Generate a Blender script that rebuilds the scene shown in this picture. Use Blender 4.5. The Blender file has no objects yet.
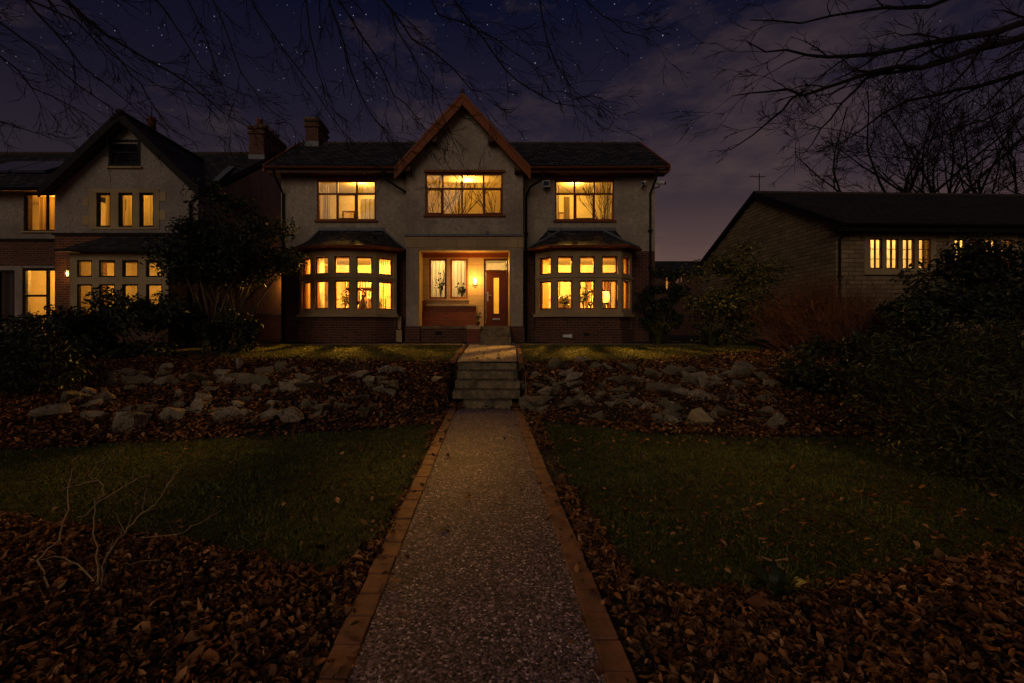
import bpy, bmesh, math, random
import numpy as np
from mathutils import Vector, Matrix, noise

random.seed(7)
rng = np.random.default_rng(7)
R = math.radians
scene = bpy.context.scene
col = scene.collection
F = 455.0                      # focal length in pixels of the 1024 px frame
CX, CY, EYE = 487.5, 330.0, 1.6

def PX(px, y): return (px - CX) * y / F
def PZ(py, y): return EYE + (CY - py) * y / F
def P(px, py, y): return Vector((PX(px, y), y, PZ(py, y)))

# ------------------------------------------------------------------ materials
def new_mat(name):
    m = bpy.data.materials.new(name); m.use_nodes = True
    nt = m.node_tree; nt.nodes.clear()
    out = nt.nodes.new('ShaderNodeOutputMaterial')
    b = nt.nodes.new('ShaderNodeBsdfPrincipled')
    nt.links.new(b.outputs[0], out.inputs[0])
    return m, nt, b

def N(nt, typ, **kw):
    n = nt.nodes.new(typ)
    for k, v in kw.items():
        if k.startswith('_'): setattr(n, k[1:], v)
        else: n.inputs[k.replace('__', ' ')].default_value = v
    return n

def ramp(nt, fac, stops, interp='LINEAR'):
    r = nt.nodes.new('ShaderNodeValToRGB'); r.color_ramp.interpolation = interp
    els = r.color_ramp.elements
    while len(els) < len(stops): els.new(0.5)
    for e, (p, c) in zip(els, stops):
        e.position = p; e.color = (*c, 1) if len(c) == 3 else c
    nt.links.new(fac, r.inputs[0]); return r

def mixc(nt, fac, a, b, mode='MIX'):
    m = nt.nodes.new('ShaderNodeMix'); m.data_type = 'RGBA'; m.blend_type = mode
    for sock, v in ((m.inputs[0], fac), (m.inputs[6], a), (m.inputs[7], b)):
        if hasattr(v, 'is_linked') or hasattr(v, 'links'): nt.links.new(v, sock)
        elif isinstance(v, (int, float)): sock.default_value = v
        else: sock.default_value = (*v, 1)
    return m.outputs[2]

def bump(nt, b, h, strength=.5, dist=.02):
    n = N(nt, 'ShaderNodeBump', Strength=strength, Distance=dist)
    nt.links.new(h, n.inputs['Height']); nt.links.new(n.outputs[0], b.inputs['Normal'])

def coord(nt, kind='Object', scale=(1, 1, 1)):
    t = nt.nodes.new('ShaderNodeTexCoord'); mp = nt.nodes.new('ShaderNodeMapping')
    mp.inputs['Scale'].default_value = scale
    nt.links.new(t.outputs[kind], mp.inputs[0]); return mp.outputs[0]

def noise_tex(nt, vec, scale, detail=4, rough=.6):
    n = N(nt, 'ShaderNodeTexNoise', Scale=scale, Detail=detail, Roughness=rough)
    nt.links.new(vec, n.inputs['Vector']); return n.outputs['Fac']

def speckle(name, c1, c2, scale=60, rough=.85, bscale=None, bstr=.5, bdist=.01, big=.6, c3=None, spec=.3, streak=0):
    """two tone noise with a larger blotch, plus bump"""
    m, nt, b = new_mat(name)
    v = coord(nt)
    f = noise_tex(nt, v, scale, 5, .7)
    g = noise_tex(nt, v, big, 4, .6)
    r1 = ramp(nt, f, [(.3, c1), (.7, c2)])
    dark = tuple(x * .55 for x in c1) if c3 is None else c3
    r2 = ramp(nt, g, [(.42, (0, 0, 0)), (.66, (.75, .75, .75))])
    c = mixc(nt, r2.outputs[0], r1.outputs[0], dark)
    if streak:
        sf = noise_tex(nt, coord(nt, 'Object', (2.6, 2.6, .5)), 1.0, 6, .7)
        r4 = ramp(nt, sf, [(.42, (1, 1, 1)), (.62, (.62, .58, .54))])
        c = mixc(nt, streak, c, r4.outputs[0], 'MULTIPLY')
    nt.links.new(c, b.inputs['Base Color'])
    b.inputs['Roughness'].default_value = rough
    b.inputs['Specular IOR Level'].default_value = spec
    bump(nt, b, noise_tex(nt, v, bscale or scale, 3, .6), bstr, bdist)
    return m

def brick_mat(name, c1, c2, mortar, w=.225, h=.075, ms=.01, bumpd=.008, rough=.85, blotch=.5, offset=.5):
    m, nt, b = new_mat(name)
    uv = coord(nt, 'UV')
    br = N(nt, 'ShaderNodeTexBrick', Scale=1.0, _offset=offset)
    br.inputs['Brick Width'].default_value = w; br.inputs['Row Height'].default_value = h
    br.inputs['Mortar Size'].default_value = ms; br.inputs['Mortar Smooth'].default_value = .2
    br.inputs['Color1'].default_value = (*c1, 1); br.inputs['Color2'].default_value = (*c2, 1)
    br.inputs['Mortar'].default_value = (*mortar, 1); br.inputs['Bias'].default_value = 0
    v = coord(nt)
    wob = noise_tex(nt, v, 9, 3, .6)
    vm = N(nt, 'ShaderNodeVectorMath', _operation='MULTIPLY_ADD')
    cb = nt.nodes.new('ShaderNodeCombineXYZ')
    nt.links.new(wob, cb.inputs[0]); nt.links.new(wob, cb.inputs[1])
    nt.links.new(cb.outputs[0], vm.inputs[0]); vm.inputs[1].default_value = (ms * 1.6, ms * 1.6, 0); nt.links.new(uv, vm.inputs[2])
    nt.links.new(vm.outputs[0], br.inputs['Vector'])
    g = noise_tex(nt, v, 1.1, 5, .65)
    r2 = ramp(nt, g, [(.35, (1, 1, 1)), (.75, (.5, .47, .44))])
    c = mixc(nt, blotch, br.outputs['Color'], r2.outputs[0], 'MULTIPLY')
    f = noise_tex(nt, v, 40, 4, .7)
    r3 = ramp(nt, f, [(.3, (.75, .75, .75)), (.7, (1.15, 1.15, 1.15))])
    c = mixc(nt, .8, c, r3.outputs[0], 'MULTIPLY')
    nt.links.new(c, b.inputs['Base Color'])
    b.inputs['Roughness'].default_value = rough; b.inputs['Specular IOR Level'].default_value = .3
    inv = N(nt, 'ShaderNodeMath', _operation='SUBTRACT'); inv.inputs[0].default_value = 1
    nt.links.new(br.outputs['Fac'], inv.inputs[1])
    ad = N(nt, 'ShaderNodeMath', _operation='MULTIPLY_ADD'); ad.inputs[1].default_value = .35
    nt.links.new(f, ad.inputs[0]); nt.links.new(inv.outputs[0], ad.inputs[2])
    bump(nt, b, ad.outputs[0], .8, bumpd)
    return m

def wood_mat(name, c1, c2, rough=.45):
    m, nt, b = new_mat(name)
    v = coord(nt, 'Object', (6, 6, 1.5))
    f = noise_tex(nt, v, 5, 6, .65)
    r1 = ramp(nt, f, [(.3, c1), (.7, c2)])
    nt.links.new(r1.outputs[0], b.inputs['Base Color'])
    b.inputs['Roughness'].default_value = rough; b.inputs['Specular IOR Level'].default_value = .15
    bump(nt, b, f, .3, .004)
    return m

def plain(name, c, rough=.6, metal=0, var=.25, spec=.5):
    m, nt, b = new_mat(name)
    f = noise_tex(nt, coord(nt), 7, 5, .65)
    lo = tuple(x * (1 - var) for x in c); hi = tuple(min(1, x * (1 + var * .5)) for x in c)
    r1 = ramp(nt, f, [(.3, lo), (.7, hi)])
    nt.links.new(r1.outputs[0], b.inputs['Base Color'])
    b.inputs['Roughness'].default_value = rough; b.inputs['Metallic'].default_value = metal
    b.inputs['Specular IOR Level'].default_value = spec
    return m

def attr_mat(name, rough=.6, spec=.3, translucent=0.0):
    m, nt, b = new_mat(name)
    a = nt.nodes.new('ShaderNodeAttribute'); a.attribute_name = 'Col'
    nt.links.new(a.outputs['Color'], b.inputs['Base Color'])
    b.inputs['Roughness'].default_value = rough; b.inputs['Specular IOR Level'].default_value = spec
    if translucent:
        t = nt.nodes.new('ShaderNodeBsdfTranslucent'); nt.links.new(a.outputs['Color'], t.inputs[0])
        mx = nt.nodes.new('ShaderNodeMixShader'); mx.inputs[0].default_value = translucent
        nt.links.new(b.outputs[0], mx.inputs[1]); nt.links.new(t.outputs[0], mx.inputs[2])
        nt.links.new(mx.outputs[0], nt.nodes['Material Output'].inputs[0])
    return m

def glass_mat(name, refl=1.0, tint=(.93, .95, .94), rough=.015):
    m, nt, b = new_mat(name); nt.nodes.remove(b)
    out = nt.nodes['Material Output']
    t = nt.nodes.new('ShaderNodeBsdfTransparent'); t.inputs[0].default_value = (*tint, 1)
    g = nt.nodes.new('ShaderNodeBsdfGlossy'); g.inputs['Roughness'].default_value = rough
    lw = nt.nodes.new('ShaderNodeLayerWeight'); lw.inputs['Blend'].default_value = .5
    pw = N(nt, 'ShaderNodeMath', _operation='POWER'); pw.inputs[1].default_value = 4.0; nt.links.new(lw.outputs['Facing'], pw.inputs[0])
    f = N(nt, 'ShaderNodeMath', _operation='MULTIPLY_ADD'); f.inputs[1].default_value = .6 * refl; f.inputs[2].default_value = .025; nt.links.new(pw.outputs[0], f.inputs[0])
    mx = nt.nodes.new('ShaderNodeMixShader')
    nt.links.new(f.outputs[0], mx.inputs[0]); nt.links.new(t.outputs[0], mx.inputs[1]); nt.links.new(g.outputs[0], mx.inputs[2])
    nt.links.new(mx.outputs[0], out.inputs[0])
    return m

def fabric_mat(name, c, tr=.55, stripes=0):
    m, nt, b = new_mat(name)
    v = coord(nt)
    f = noise_tex(nt, v, 25, 4, .6)
    r1 = ramp(nt, f, [(.3, tuple(x * .85 for x in c)), (.7, c)])
    b.inputs['Roughness'].default_value = .9
    nt.links.new(r1.outputs[0], b.inputs['Base Color'])
    t = nt.nodes.new('ShaderNodeBsdfTranslucent'); nt.links.new(r1.outputs[0], t.inputs[0])
    mx = nt.nodes.new('ShaderNodeMixShader'); mx.inputs[0].default_value = tr
    nt.links.new(b.outputs[0], mx.inputs[1]); nt.links.new(t.outputs[0], mx.inputs[2])
    nt.links.new(mx.outputs[0], nt.nodes['Material Output'].inputs[0])
    return m

def emit_mat(name, c, s):
    m, nt, b = new_mat(name)
    b.inputs['Base Color'].default_value = (*c, 1)
    b.inputs['Emission Color'].default_value = (*c, 1); b.inputs['Emission Strength'].default_value = s
    return m

def path_mat():
    m, nt, b = new_mat('resin_gravel')
    v = coord(nt)
    vo = N(nt, 'ShaderNodeTexVoronoi', Scale=72.0); nt.links.new(v, vo.inputs['Vector'])
    v2 = N(nt, 'ShaderNodeTexVoronoi', Scale=170.0); nt.links.new(v, v2.inputs['Vector'])
    sp = nt.nodes.new('ShaderNodeSeparateColor'); nt.links.new(vo.outputs['Color'], sp.inputs[0])
    r1 = ramp(nt, sp.outputs[0], [(0, (.03, .021, .022)), (.4, (.11, .08, .078)), (.72, (.21, .16, .155)), (.92, (.35, .28, .27)), (1, (.75, .68, .66))])
    s2 = nt.nodes.new('ShaderNodeSeparateColor'); nt.links.new(v2.outputs['Color'], s2.inputs[0])
    r3 = ramp(nt, s2.outputs[0], [(0, (.35, .35, .35)), (1, (1.5, 1.45, 1.4))])
    c = mixc(nt, .8, r1.outputs[0], r3.outputs[0], 'MULTIPLY')
    g = noise_tex(nt, v, 1.7, 6, .65)
    r2 = ramp(nt, g, [(.35, (1.25, 1.04, 1.28)), (.55, (.98, .80, 1.0)), (.75, (.6, .50, .58))])
    c = mixc(nt, .9, c, r2.outputs[0], 'MULTIPLY')
    nt.links.new(c, b.inputs['Base Color']); b.inputs['Roughness'].default_value = .75; b.inputs['Specular IOR Level'].default_value = .3
    bump(nt, b, vo.outputs['Distance'], 1.0, -.012)
    return m

def grass_ground():
    m, nt, b = new_mat('turf')
    v = coord(nt)
    f = noise_tex(nt, v, 55, 5, .75); g = noise_tex(nt, v, 1.3, 4, .6)
    r1 = ramp(nt, f, [(.3, (.03, .036, .009)), (.7, (.09, .092, .024))])
    r2 = ramp(nt, g, [(.4, (1, 1, 1)), (.72, (.75, .62, .5))])
    c = mixc(nt, .8, r1.outputs[0], r2.outputs[0], 'MULTIPLY')
    nt.links.new(c, b.inputs['Base Color']); b.inputs['Roughness'].default_value = .9
    b.inputs['Specular IOR Level'].default_value = .15
    bump(nt, b, f, .9, .03)
    return m

M = dict(
    render=speckle('pebbledash', (.31, .255, .185), (.61, .51, .385), 15, .95, 45, 1.0, .03, .7, (.27, .22, .165), streak=.38),
    render_grey=speckle('grey_roughcast', (.22, .185, .155), (.47, .40, .34), 13, .95, 45, 1.0, .03, .7, (.22, .185, .155), streak=.38),
    stone=speckle('sandstone', (.36, .255, .125), (.5, .37, .2), 14, .85, 40, .5, .008, .9, (.24, .17, .085)),
    ashlar=brick_mat('ashlar_sandstone', (.42, .30, .15), (.5, .36, .19), (.2, .14, .07), .62, .34, .006, .004, .85, .5),
    stone_step=speckle('worn_sandstone_step', (.12, .09, .05), (.34, .255, .14), 9, .9, 25, .9, .03, 3.2, (.07, .055, .03)),
    brick=brick_mat('red_brick', (.15, .046, .026), (.075, .026, .018), (.17, .125, .085)),
    brick_red=brick_mat('bright_red_brick', (.27, .07, .03), (.2, .052, .026), (.2, .13, .09), ms=.006),
    bungalow=brick_mat('buff_stone_blocks', (.42, .30, .16), (.26, .185, .10), (.12, .088, .05), .42, .14, .012, .015, .9, .6),
    slate=brick_mat('slate', (.014, .013, .015), (.075, .068, .068), (.004, .004, .004), .30, .22, .025, .05, .75, .7),
    tile=brick_mat('dark_concrete_tile', (.016, .013, .010), (.038, .030, .022), (.004, .004, .003), .32, .26, .02, .04, .9, .7),
    timber=wood_mat('red_brown_stained_timber', (.16, .044, .014), (.28, .082, .026), .55),
    timber_dark=wood_mat('dark_brown_frame', (.055, .018, .008), (.10, .032, .013), .5),
    black_frame=plain('black_window_frame', (.012, .011, .011), .6, 0, .25, .12),
    door=wood_mat('red_brown_door', (.06, .014, .006), (.095, .024, .009), .4),
    lead=plain('grey_lead_flashing', (.13, .14, .155), .55, 0, .4),
    clay=plain('clay_ridge', (.05, .035, .028), .85, 0, .4),
    pot=plain('terracotta_chimney_pot', (.22, .07, .035), .85, 0, .4),
    black=plain('black_plastic', (.012, .011, .011), .6, 0, .25, .12),
    brown_gutter=plain('brown_gutter', (.17, .052, .02), .5, 0, .25, .15),
    white=plain('white_metal', (.7, .7, .69), .4, 0, .15),
    metal=plain('brushed_metal', (.5, .5, .5), .3, .9, .2),
    glass=glass_mat('window_glass'),
    wallpaper=plain('ochre_wallpaper', (.25, .21, .14), .9, 0, .2), wallpaper_up=plain('pale_ochre_wall_paint', (.42, .36, .25), .9, 0, .15),
    lens=plain('dark_lens', (.02, .035, .07), .08, 0, .1, .8),
    plaster=plain('cream_wall_paint', (.62, .52, .36), .9, 0, .12),
    carpet=plain('brown_carpet', (.16, .11, .07), .95),
    curtain=fabric_mat('gold_curtain', (.34, .22, .08), .45),
    net=fabric_mat('white_net_curtain', (.5, .46, .38), .6),
    blind=fabric_mat('pale_blind', (.42, .33, .18), .5),
    shade=fabric_mat('cream_lamp_shade', (.85, .75, .6), .6),
    bulb=emit_mat('warm_lamp_glass', (1, .55, .12), 9),
    bark=speckle('dark_bark', (.008, .007, .006), (.018, .014, .012), 20, .95, 30, .8, .01),
    stem=speckle('brown_stems', (.07, .05, .03), (.14, .1, .06), 20, .9, 30, .6, .005),
    twig=speckle('red_brown_twig', (.12, .044, .019), (.27, .10, .04), 20, .85, 30, .4, .004),
    deadtwig=speckle('dry_pale_twig', (.24, .15, .075), (.42, .28, .15), 20, .9, 30, .4, .004),
    soil=speckle('dark_soil', (.018, .013, .009), (.05, .032, .02), 14, .95, 22, .9, .03, .8),
    rock=speckle('grey_field_stone', (.12, .09, .055), (.6, .47, .31), 7, .9, 11, 1, .09, 3.2, (.06, .05, .032)),
    rock_dark=speckle('dark_mossy_stone', (.075, .056, .034), (.31, .235, .15), 7, .92, 12, .9, .03, 3, (.05, .055, .025)),
    rock_yellow=speckle('yellow_sandstone_rock', (.4, .28, .12), (.55, .4, .2), 9, .9, 14, .8, .03, 2.5, (.28, .2, .1)),
    flags=brick_mat('pink_grey_flagstones', (.42, .32, .24), (.33, .25, .19), (.14, .10, .07), .62, .42, .012, .006, .8, .5),
    edging=plain('terracotta_edging_brick', (.26, .10, .048), .85, 0, .55),
    path=path_mat(), turf=grass_ground(),
    leaf=attr_mat('evergreen_leaf', .5, .3, .15), dead=attr_mat('dead_leaf', .75, .2, .1), blade=attr_mat('grass_blade', .7, .2, .2),
    ceramic=plain('dark_ceramic', (.06, .035, .02), .3), ceramic_pale=plain('pale_ceramic', (.55, .42, .25), .35),
    panel=plain('blue_grey_roof_glass', (.05, .06, .10), .12, 0, .1, .9),
)

# ------------------------------------------------------------------ object helpers
ORG = {}
def props(o, label=None, cat=None, group=None, kind=None):
    if label: o['label'] = label
    if cat: o['category'] = cat
    if group: o['group'] = group
    if kind: o['kind'] = kind
    return o

def thing(name, loc, label, cat, group=None, local=False, rz=0):
    o = bpy.data.objects.new(name, None); col.objects.link(o)
    o.location = loc; o.empty_display_size = .2; o.rotation_euler = (0, 0, rz)
    ORG[o.name] = Vector((0, 0, 0)) if local else Vector(loc)
    return props(o, label, cat, group)

class MB:
    """collects geometry; build() links it as ONE mesh object"""
    def __init__(self, tf=None):
        self.v = []; self.f = []; self.mi = []; self.cur = 0; self.tf = tf
    def add(self, pts, faces, tf=None):
        tf = tf or self.tf
        b = len(self.v)
        for p in pts: self.v.append(tuple(tf(*p)) if tf else tuple(p))
        for f in faces:
            self.f.append([b + i for i in f]); self.mi.append(self.cur)
        return self
    def box(self, x0, x1, y0, y1, z0, z1, tf=None):
        x0, x1 = min(x0, x1), max(x0, x1); y0, y1 = min(y0, y1), max(y0, y1); z0, z1 = min(z0, z1), max(z0, z1)
        pts = [(x, y, z) for z in (z0, z1) for y in (y0, y1) for x in (x0, x1)]
        return self.add(pts, [(0, 2, 3, 1), (4, 5, 7, 6), (0, 1, 5, 4), (2, 6, 7, 3), (0, 4, 6, 2), (1, 3, 7, 5)], tf)
    def prism(self, poly, off, tf=None):
        n = len(poly); off = Vector(off)
        pts = [tuple(p) for p in poly] + [tuple(Vector(p) + off) for p in poly]
        faces = [tuple(range(n))[::-1], tuple(range(n, 2 * n))] + [(i, (i + 1) % n, n + (i + 1) % n, n + i) for i in range(n)]
        return self.add(pts, faces, tf)
    def slab(self, a, b, c, d, t):
        """thick sheet on four points, thickness t below its normal"""
        a, b, c, d = map(Vector, (a, b, c, d)); n = (b - a).cross(d - a).normalized()
        if n.z < 0: n = -n
        return self.prism([a, b, c, d], -n * t)
    def tube(self, pts, r, sides=6, cap=True):
        pts = [Vector(p) for p in pts]
        rs = r if isinstance(r, (list, tuple)) else [r] * len(pts)
        base = len(self.v); up = None
        for i, p in enumerate(pts):
            t = (pts[min(i + 1, len(pts) - 1)] - pts[max(i - 1, 0)])
            t = t.normalized() if t.length > 1e-9 else Vector((0, 0, 1))
            if up is None or abs(up.dot(t)) > .95: up = Vector((0, 0, 1)) if abs(t.z) < .9 else Vector((1, 0, 0))
            u = t.cross(up).normalized(); w = u.cross(t); up = w
            for k in range(sides):
                a = 2 * math.pi * k / sides
                q = p + (u * math.cos(a) + w * math.sin(a)) * rs[i]
                self.v.append(tuple(q))
        for i in range(len(pts) - 1):
            for k in range(sides):
                k2 = (k + 1) % sides
                self.f.append([base + i * sides + k, base + i * sides + k2, base + (i + 1) * sides + k2, base + (i + 1) * sides + k]); self.mi.append(self.cur)
        if cap:
            self.f.append([base + k for k in range(sides)][::-1]); self.mi.append(self.cur)
            e = base + (len(pts) - 1) * sides
            self.f.append([e + k for k in range(sides)]); self.mi.append(self.cur)
        return self
    def lathe(self, prof, c, sides=16):
        base = len(self.v); c = Vector(c)
        for (r, z) in prof:
            for k in range(sides):
                a = 2 * math.pi * k / sides
                self.v.append((c.x + r * math.cos(a), c.y + r * math.sin(a), c.z + z))
        n = len(prof)
        for i in range(n - 1):
            for k in range(sides):
                k2 = (k + 1) % sides
                self.f.append([base + i * sides + k, base + i * sides + k2, base + (i + 1) * sides + k2, base + (i + 1) * sides + k]); self.mi.append(self.cur)
        self.f.append([base + k for k in range(sides)][::-1]); self.mi.append(self.cur)
        e = base + (n - 1) * sides
        self.f.append([e + k for k in range(sides)]); self.mi.append(self.cur)
        return self
    def wall(self, tf, u0, u1, z0, z1, openings, d=0.0, t=.3):
        """flat wall in (u, d, z) space with rectangular holes that have reveals"""
        us = sorted({u0, u1, *[x for o in openings for x in o[:2] if u0 < x < u1]})
        zs = sorted({z0, z1, *[x for o in openings for x in o[2:] if z0 < x < z1]})
        def solid(i, j):
            if i < 0 or j < 0 or i >= len(us) - 1 or j >= len(zs) - 1: return False
            cu = (us[i] + us[i + 1]) / 2; cz = (zs[j] + zs[j + 1]) / 2
            return not any(a < cu < b and c < cz < e for a, b, c, e in openings)
        for i in range(len(us) - 1):
            for j in range(len(zs) - 1):
                if not solid(i, j): continue
                a, b, c, e = us[i], us[i + 1], zs[j], zs[j + 1]; k = d - t
                q = [(a, d, c), (b, d, c), (b, d, e), (a, d, e), (a, k, c), (b, k, c), (b, k, e), (a, k, e)]
                fs = [(0, 1, 2, 3), (5, 4, 7, 6)]
                if not solid(i - 1, j): fs.append((4, 0, 3, 7))
                if not solid(i + 1, j): fs.append((1, 5, 6, 2))
                if not solid(i, j - 1): fs.append((4, 5, 1, 0))
                if not solid(i, j + 1): fs.append((3, 2, 6, 7))
                self.add(q, fs, tf)
        return self
    def build(self, name, mat, parent=None, bevel=0, smooth=False, uv=True, label=None):
        me = bpy.data.meshes.new(name)
        org = ORG.get(parent.name, Vector((0, 0, 0))) if parent else Vector((0, 0, 0))
        vs = [(x - org.x, y - org.y, z - org.z) for x, y, z in self.v] if org.length else self.v
        me.from_pydata(vs, [], self.f); me.update()
        mats = mat if isinstance(mat, (list, tuple)) else [mat]
        for m in mats: me.materials.append(m)
        if len(mats) > 1: me.polygons.foreach_set('material_index', self.mi)
        if smooth: me.polygons.foreach_set('use_smooth', [True] * len(me.polygons))
        if uv:
            lay = me.uv_layers.new(name='UVMap').data
            Z = Vector((0, 0, 1))
            for p in me.polygons:
                n = p.normal
                if abs(n.z) > .95: t, b = Vector((1, 0, 0)), Vector((0, 1, 0))
                else:
                    t = Z.cross(n).normalized(); b = n.cross(t)
                for li in p.loop_indices:
                    c = me.vertices[me.loops[li].vertex_index].co + org
                    lay[li].uv = (c.dot(t), c.dot(b))
        o = bpy.data.objects.new(name, me); col.objects.link(o)
        if parent: o.parent = parent
        ORG[o.name] = org
        if label: o['label'] = label
        if bevel:
            md = o.modifiers.new('bevel', 'BEVEL'); md.width = bevel; md.segments = 2; md.limit_method = 'ANGLE'; md.angle_limit = R(40)
        return o

def raw_mesh(name, verts, faces_flat, nper, cols, mat, parent=None, kind=None):
    """fast path for leaves and blades: numpy arrays, one colour per vertex"""
    me = bpy.data.meshes.new(name)
    org = ORG.get(parent.name, Vector((0, 0, 0))) if parent else Vector((0, 0, 0))
    verts = verts - np.array(org, dtype=np.float64)
    nf = len(faces_flat) // nper
    me.vertices.add(len(verts)); me.vertices.foreach_set('co', verts.astype(np.float32).ravel())
    me.loops.add(len(faces_flat)); me.loops.foreach_set('vertex_index', faces_flat.astype(np.int32))
    me.polygons.add(nf); me.polygons.foreach_set('loop_start', np.arange(0, nf * nper, nper, dtype=np.int32))
    me.update(calc_edges=True)
    a = me.attributes.new('Col', 'FLOAT_COLOR', 'POINT')
    a.data.foreach_set('color', np.concatenate([cols, np.ones((len(cols), 1))], 1).astype(np.float32).ravel())
    me.materials.append(mat); me.validate()
    o = bpy.data.objects.new(name, me); col.objects.link(o)
    if parent: o.parent = parent
    ORG[o.name] = org
    if kind: o['kind'] = kind
    return o

def leaf_arrays(pts, normals, length, width, cols, fold=.25):
    """each leaf: base, left, tip, right = two triangles folded along the midrib"""
    n = len(pts)
    nrm = normals / (np.linalg.norm(normals, axis=1, keepdims=True) + 1e-9)
    a = rng.normal(size=(n, 3)); d = a - nrm * (a * nrm).sum(1, keepdims=True)
    d /= np.linalg.norm(d, axis=1, keepdims=True) + 1e-9
    s = np.cross(nrm, d)
    L = length[:, None]; W = width[:, None]
    base = pts - d * L * .5
    tip = pts + d * L * .5 + nrm * L * rng.normal(0, .12, (n, 1))
    f = fold * W * rng.uniform(-.6, 1.6, (n, 1))
    l = pts + s * W * .5 + nrm * f - d * L * .06; r = pts - s * W * .5 + nrm * f - d * L * .06
    v = np.stack([base, l, tip, r], 1).reshape(-1, 3)
    i = np.arange(n)[:, None] * 4
    faces = np.concatenate([i + [0, 2, 1], i + [0, 3, 2]], 1).ravel()
    c = np.repeat(cols, 4, 0)
    return v, faces, c

def curled_leaf_arrays(pts, normals, length, width, cols):
    """eight point leaf: base, two pairs of edge points with a midrib between them, and a curling tip"""
    n = len(pts)
    nrm = normals / (np.linalg.norm(normals, axis=1, keepdims=True) + 1e-9)
    a = rng.normal(size=(n, 3)); d = a - nrm * (a * nrm).sum(1, keepdims=True)
    d /= np.linalg.norm(d, axis=1, keepdims=True) + 1e-9
    s = np.cross(nrm, d); L = length[:, None]; W = width[:, None]
    cu = rng.normal(.0, .2, (n, 1)) * L; fo = rng.uniform(-.15, .7, (n, 1)) * W; tw = rng.normal(0, .12, (n, 1)) * W
    def pt(u, v, h): return pts + d * L * u + s * W * v + nrm * h
    k = rng.uniform(.85, 1.15, (n, 1))
    v = np.stack([pt(-.5, 0, cu), pt(-.2, .42 * k, fo + cu * .3 + tw), pt(.18, .5 * k, fo * 1.1 + tw), pt(.5, .06, cu * 1.4), pt(.18, -.5 / k, fo * 1.1 - tw), pt(-.2, -.42 / k, fo + cu * .3 - tw), pt(-.2, 0, cu * .15), pt(.18, 0, cu * .1)], 1).reshape(-1, 3)
    i = np.arange(n)[:, None] * 8
    faces = np.concatenate([i + t for t in ([0, 6, 1], [1, 6, 7], [1, 7, 2], [2, 7, 3], [3, 7, 4], [4, 7, 6], [4, 6, 5], [5, 6, 0])], 1).ravel()
    return v, faces, np.repeat(cols, 8, 0)

# ------------------------------------------------------------------ terrain
YB = np.array([(-14, 5.0), (-9, 5.6), (-6.5, 6.1), (-4.3, 6.7), (-2.5, 7.3), (-1.2, 8.0), (-.85, 8.6), (-.8, 10.3), (.8, 10.3), (.85, 8.6), (1.2, 8.2), (2.5, 7.45), (5.7, 7.1), (9, 6.6), (14, 6)])
YT = np.array([(-14, 10.9), (-6.4, 10.7), (-3, 10.3), (-.86, 10.2), (-.8, 10.42), (.8, 10.42), (.86, 10.2), (3, 10.3), (5, 10.8), (7.8, 12.2), (9, 12.4), (14, 12.4)])
def terr(y): return .88 + (np.clip(y, 9.5, 14.2) - 10.2) * .0893
def gz_np(x, y):
    yb = np.interp(x, YB[:, 0], YB[:, 1]); yt = np.interp(x, YT[:, 0], YT[:, 1])
    t = np.clip((y - yb) / np.maximum(yt - yb, .1), 0, 1)
    t2 = t ** .9
    return np.where(y < yb, 0, np.where(y > yt, terr(y), t2 * terr(yt)))
def gz(x, y): return float(gz_np(np.array([x]), np.array([y]))[0])
def ground_hit(px, py):
    prev = 1.5
    y = 1.5
    while y < 30:
        if PZ(py, y) <= gz(PX(px, y), y): break
        y += .02
    return Vector((PX(px, y), y, gz(PX(px, y), y)))

xs = np.unique(np.concatenate([np.linspace(-600, -60, 10), np.linspace(-60, -14, 12), np.arange(-14, 14.01, .2), np.linspace(14, 60, 12), np.linspace(60, 600, 10)]).round(3))
ys = np.unique(np.concatenate([np.linspace(-400, -20, 8), np.linspace(-20, 0, 10), np.arange(0, 15, .2), np.linspace(15, 60, 14), np.linspace(60, 900, 12)]).round(3))
gx, gy = np.meshgrid(xs, ys)
zz = gz_np(gx.ravel(), gy.ravel()).reshape(gx.shape)
nx, ny = len(xs), len(ys)
for j in range(ny):
    for i in range(nx):
        x, y = xs[i], ys[j]
        if 4 < y < 13 and abs(x) < 14:
            yb = np.interp(x, YB[:, 0], YB[:, 1]); yt = np.interp(x, YT[:, 0], YT[:, 1])
            if yb + .2 < y < yt - .25 and abs(x) > .9: zz[j, i] += noise.noise(Vector((x * 1.3, y * 1.3, 3))) * .09
gv = np.stack([gx.ravel(), gy.ravel(), zz.ravel() - .004], 1)
jj, ii = np.meshgrid(np.arange(ny - 1), np.arange(nx - 1), indexing='ij')
q = (jj * nx + ii).ravel()
me = bpy.data.meshes.new('ground')
me.from_pydata(gv.tolist(), [], np.stack([q, q + 1, q + nx + 1, q + nx], 1).tolist())
me.materials.append(M['soil'])
me.polygons.foreach_set('use_smooth', [True] * len(me.polygons))
go = bpy.data.objects.new('ground', me); col.objects.link(go)
props(go, 'dark bare soil under the fallen leaves, sloping up to the house terrace', 'ground', kind='structure')

def flat(name, poly, zf, mat, label, cat):
    m = MB(); m.add([(x, y, zf(x, y)) for x, y in poly], [tuple(range(len(poly)))])
    return props(m.build(name, mat), label, cat, kind='structure')

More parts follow.
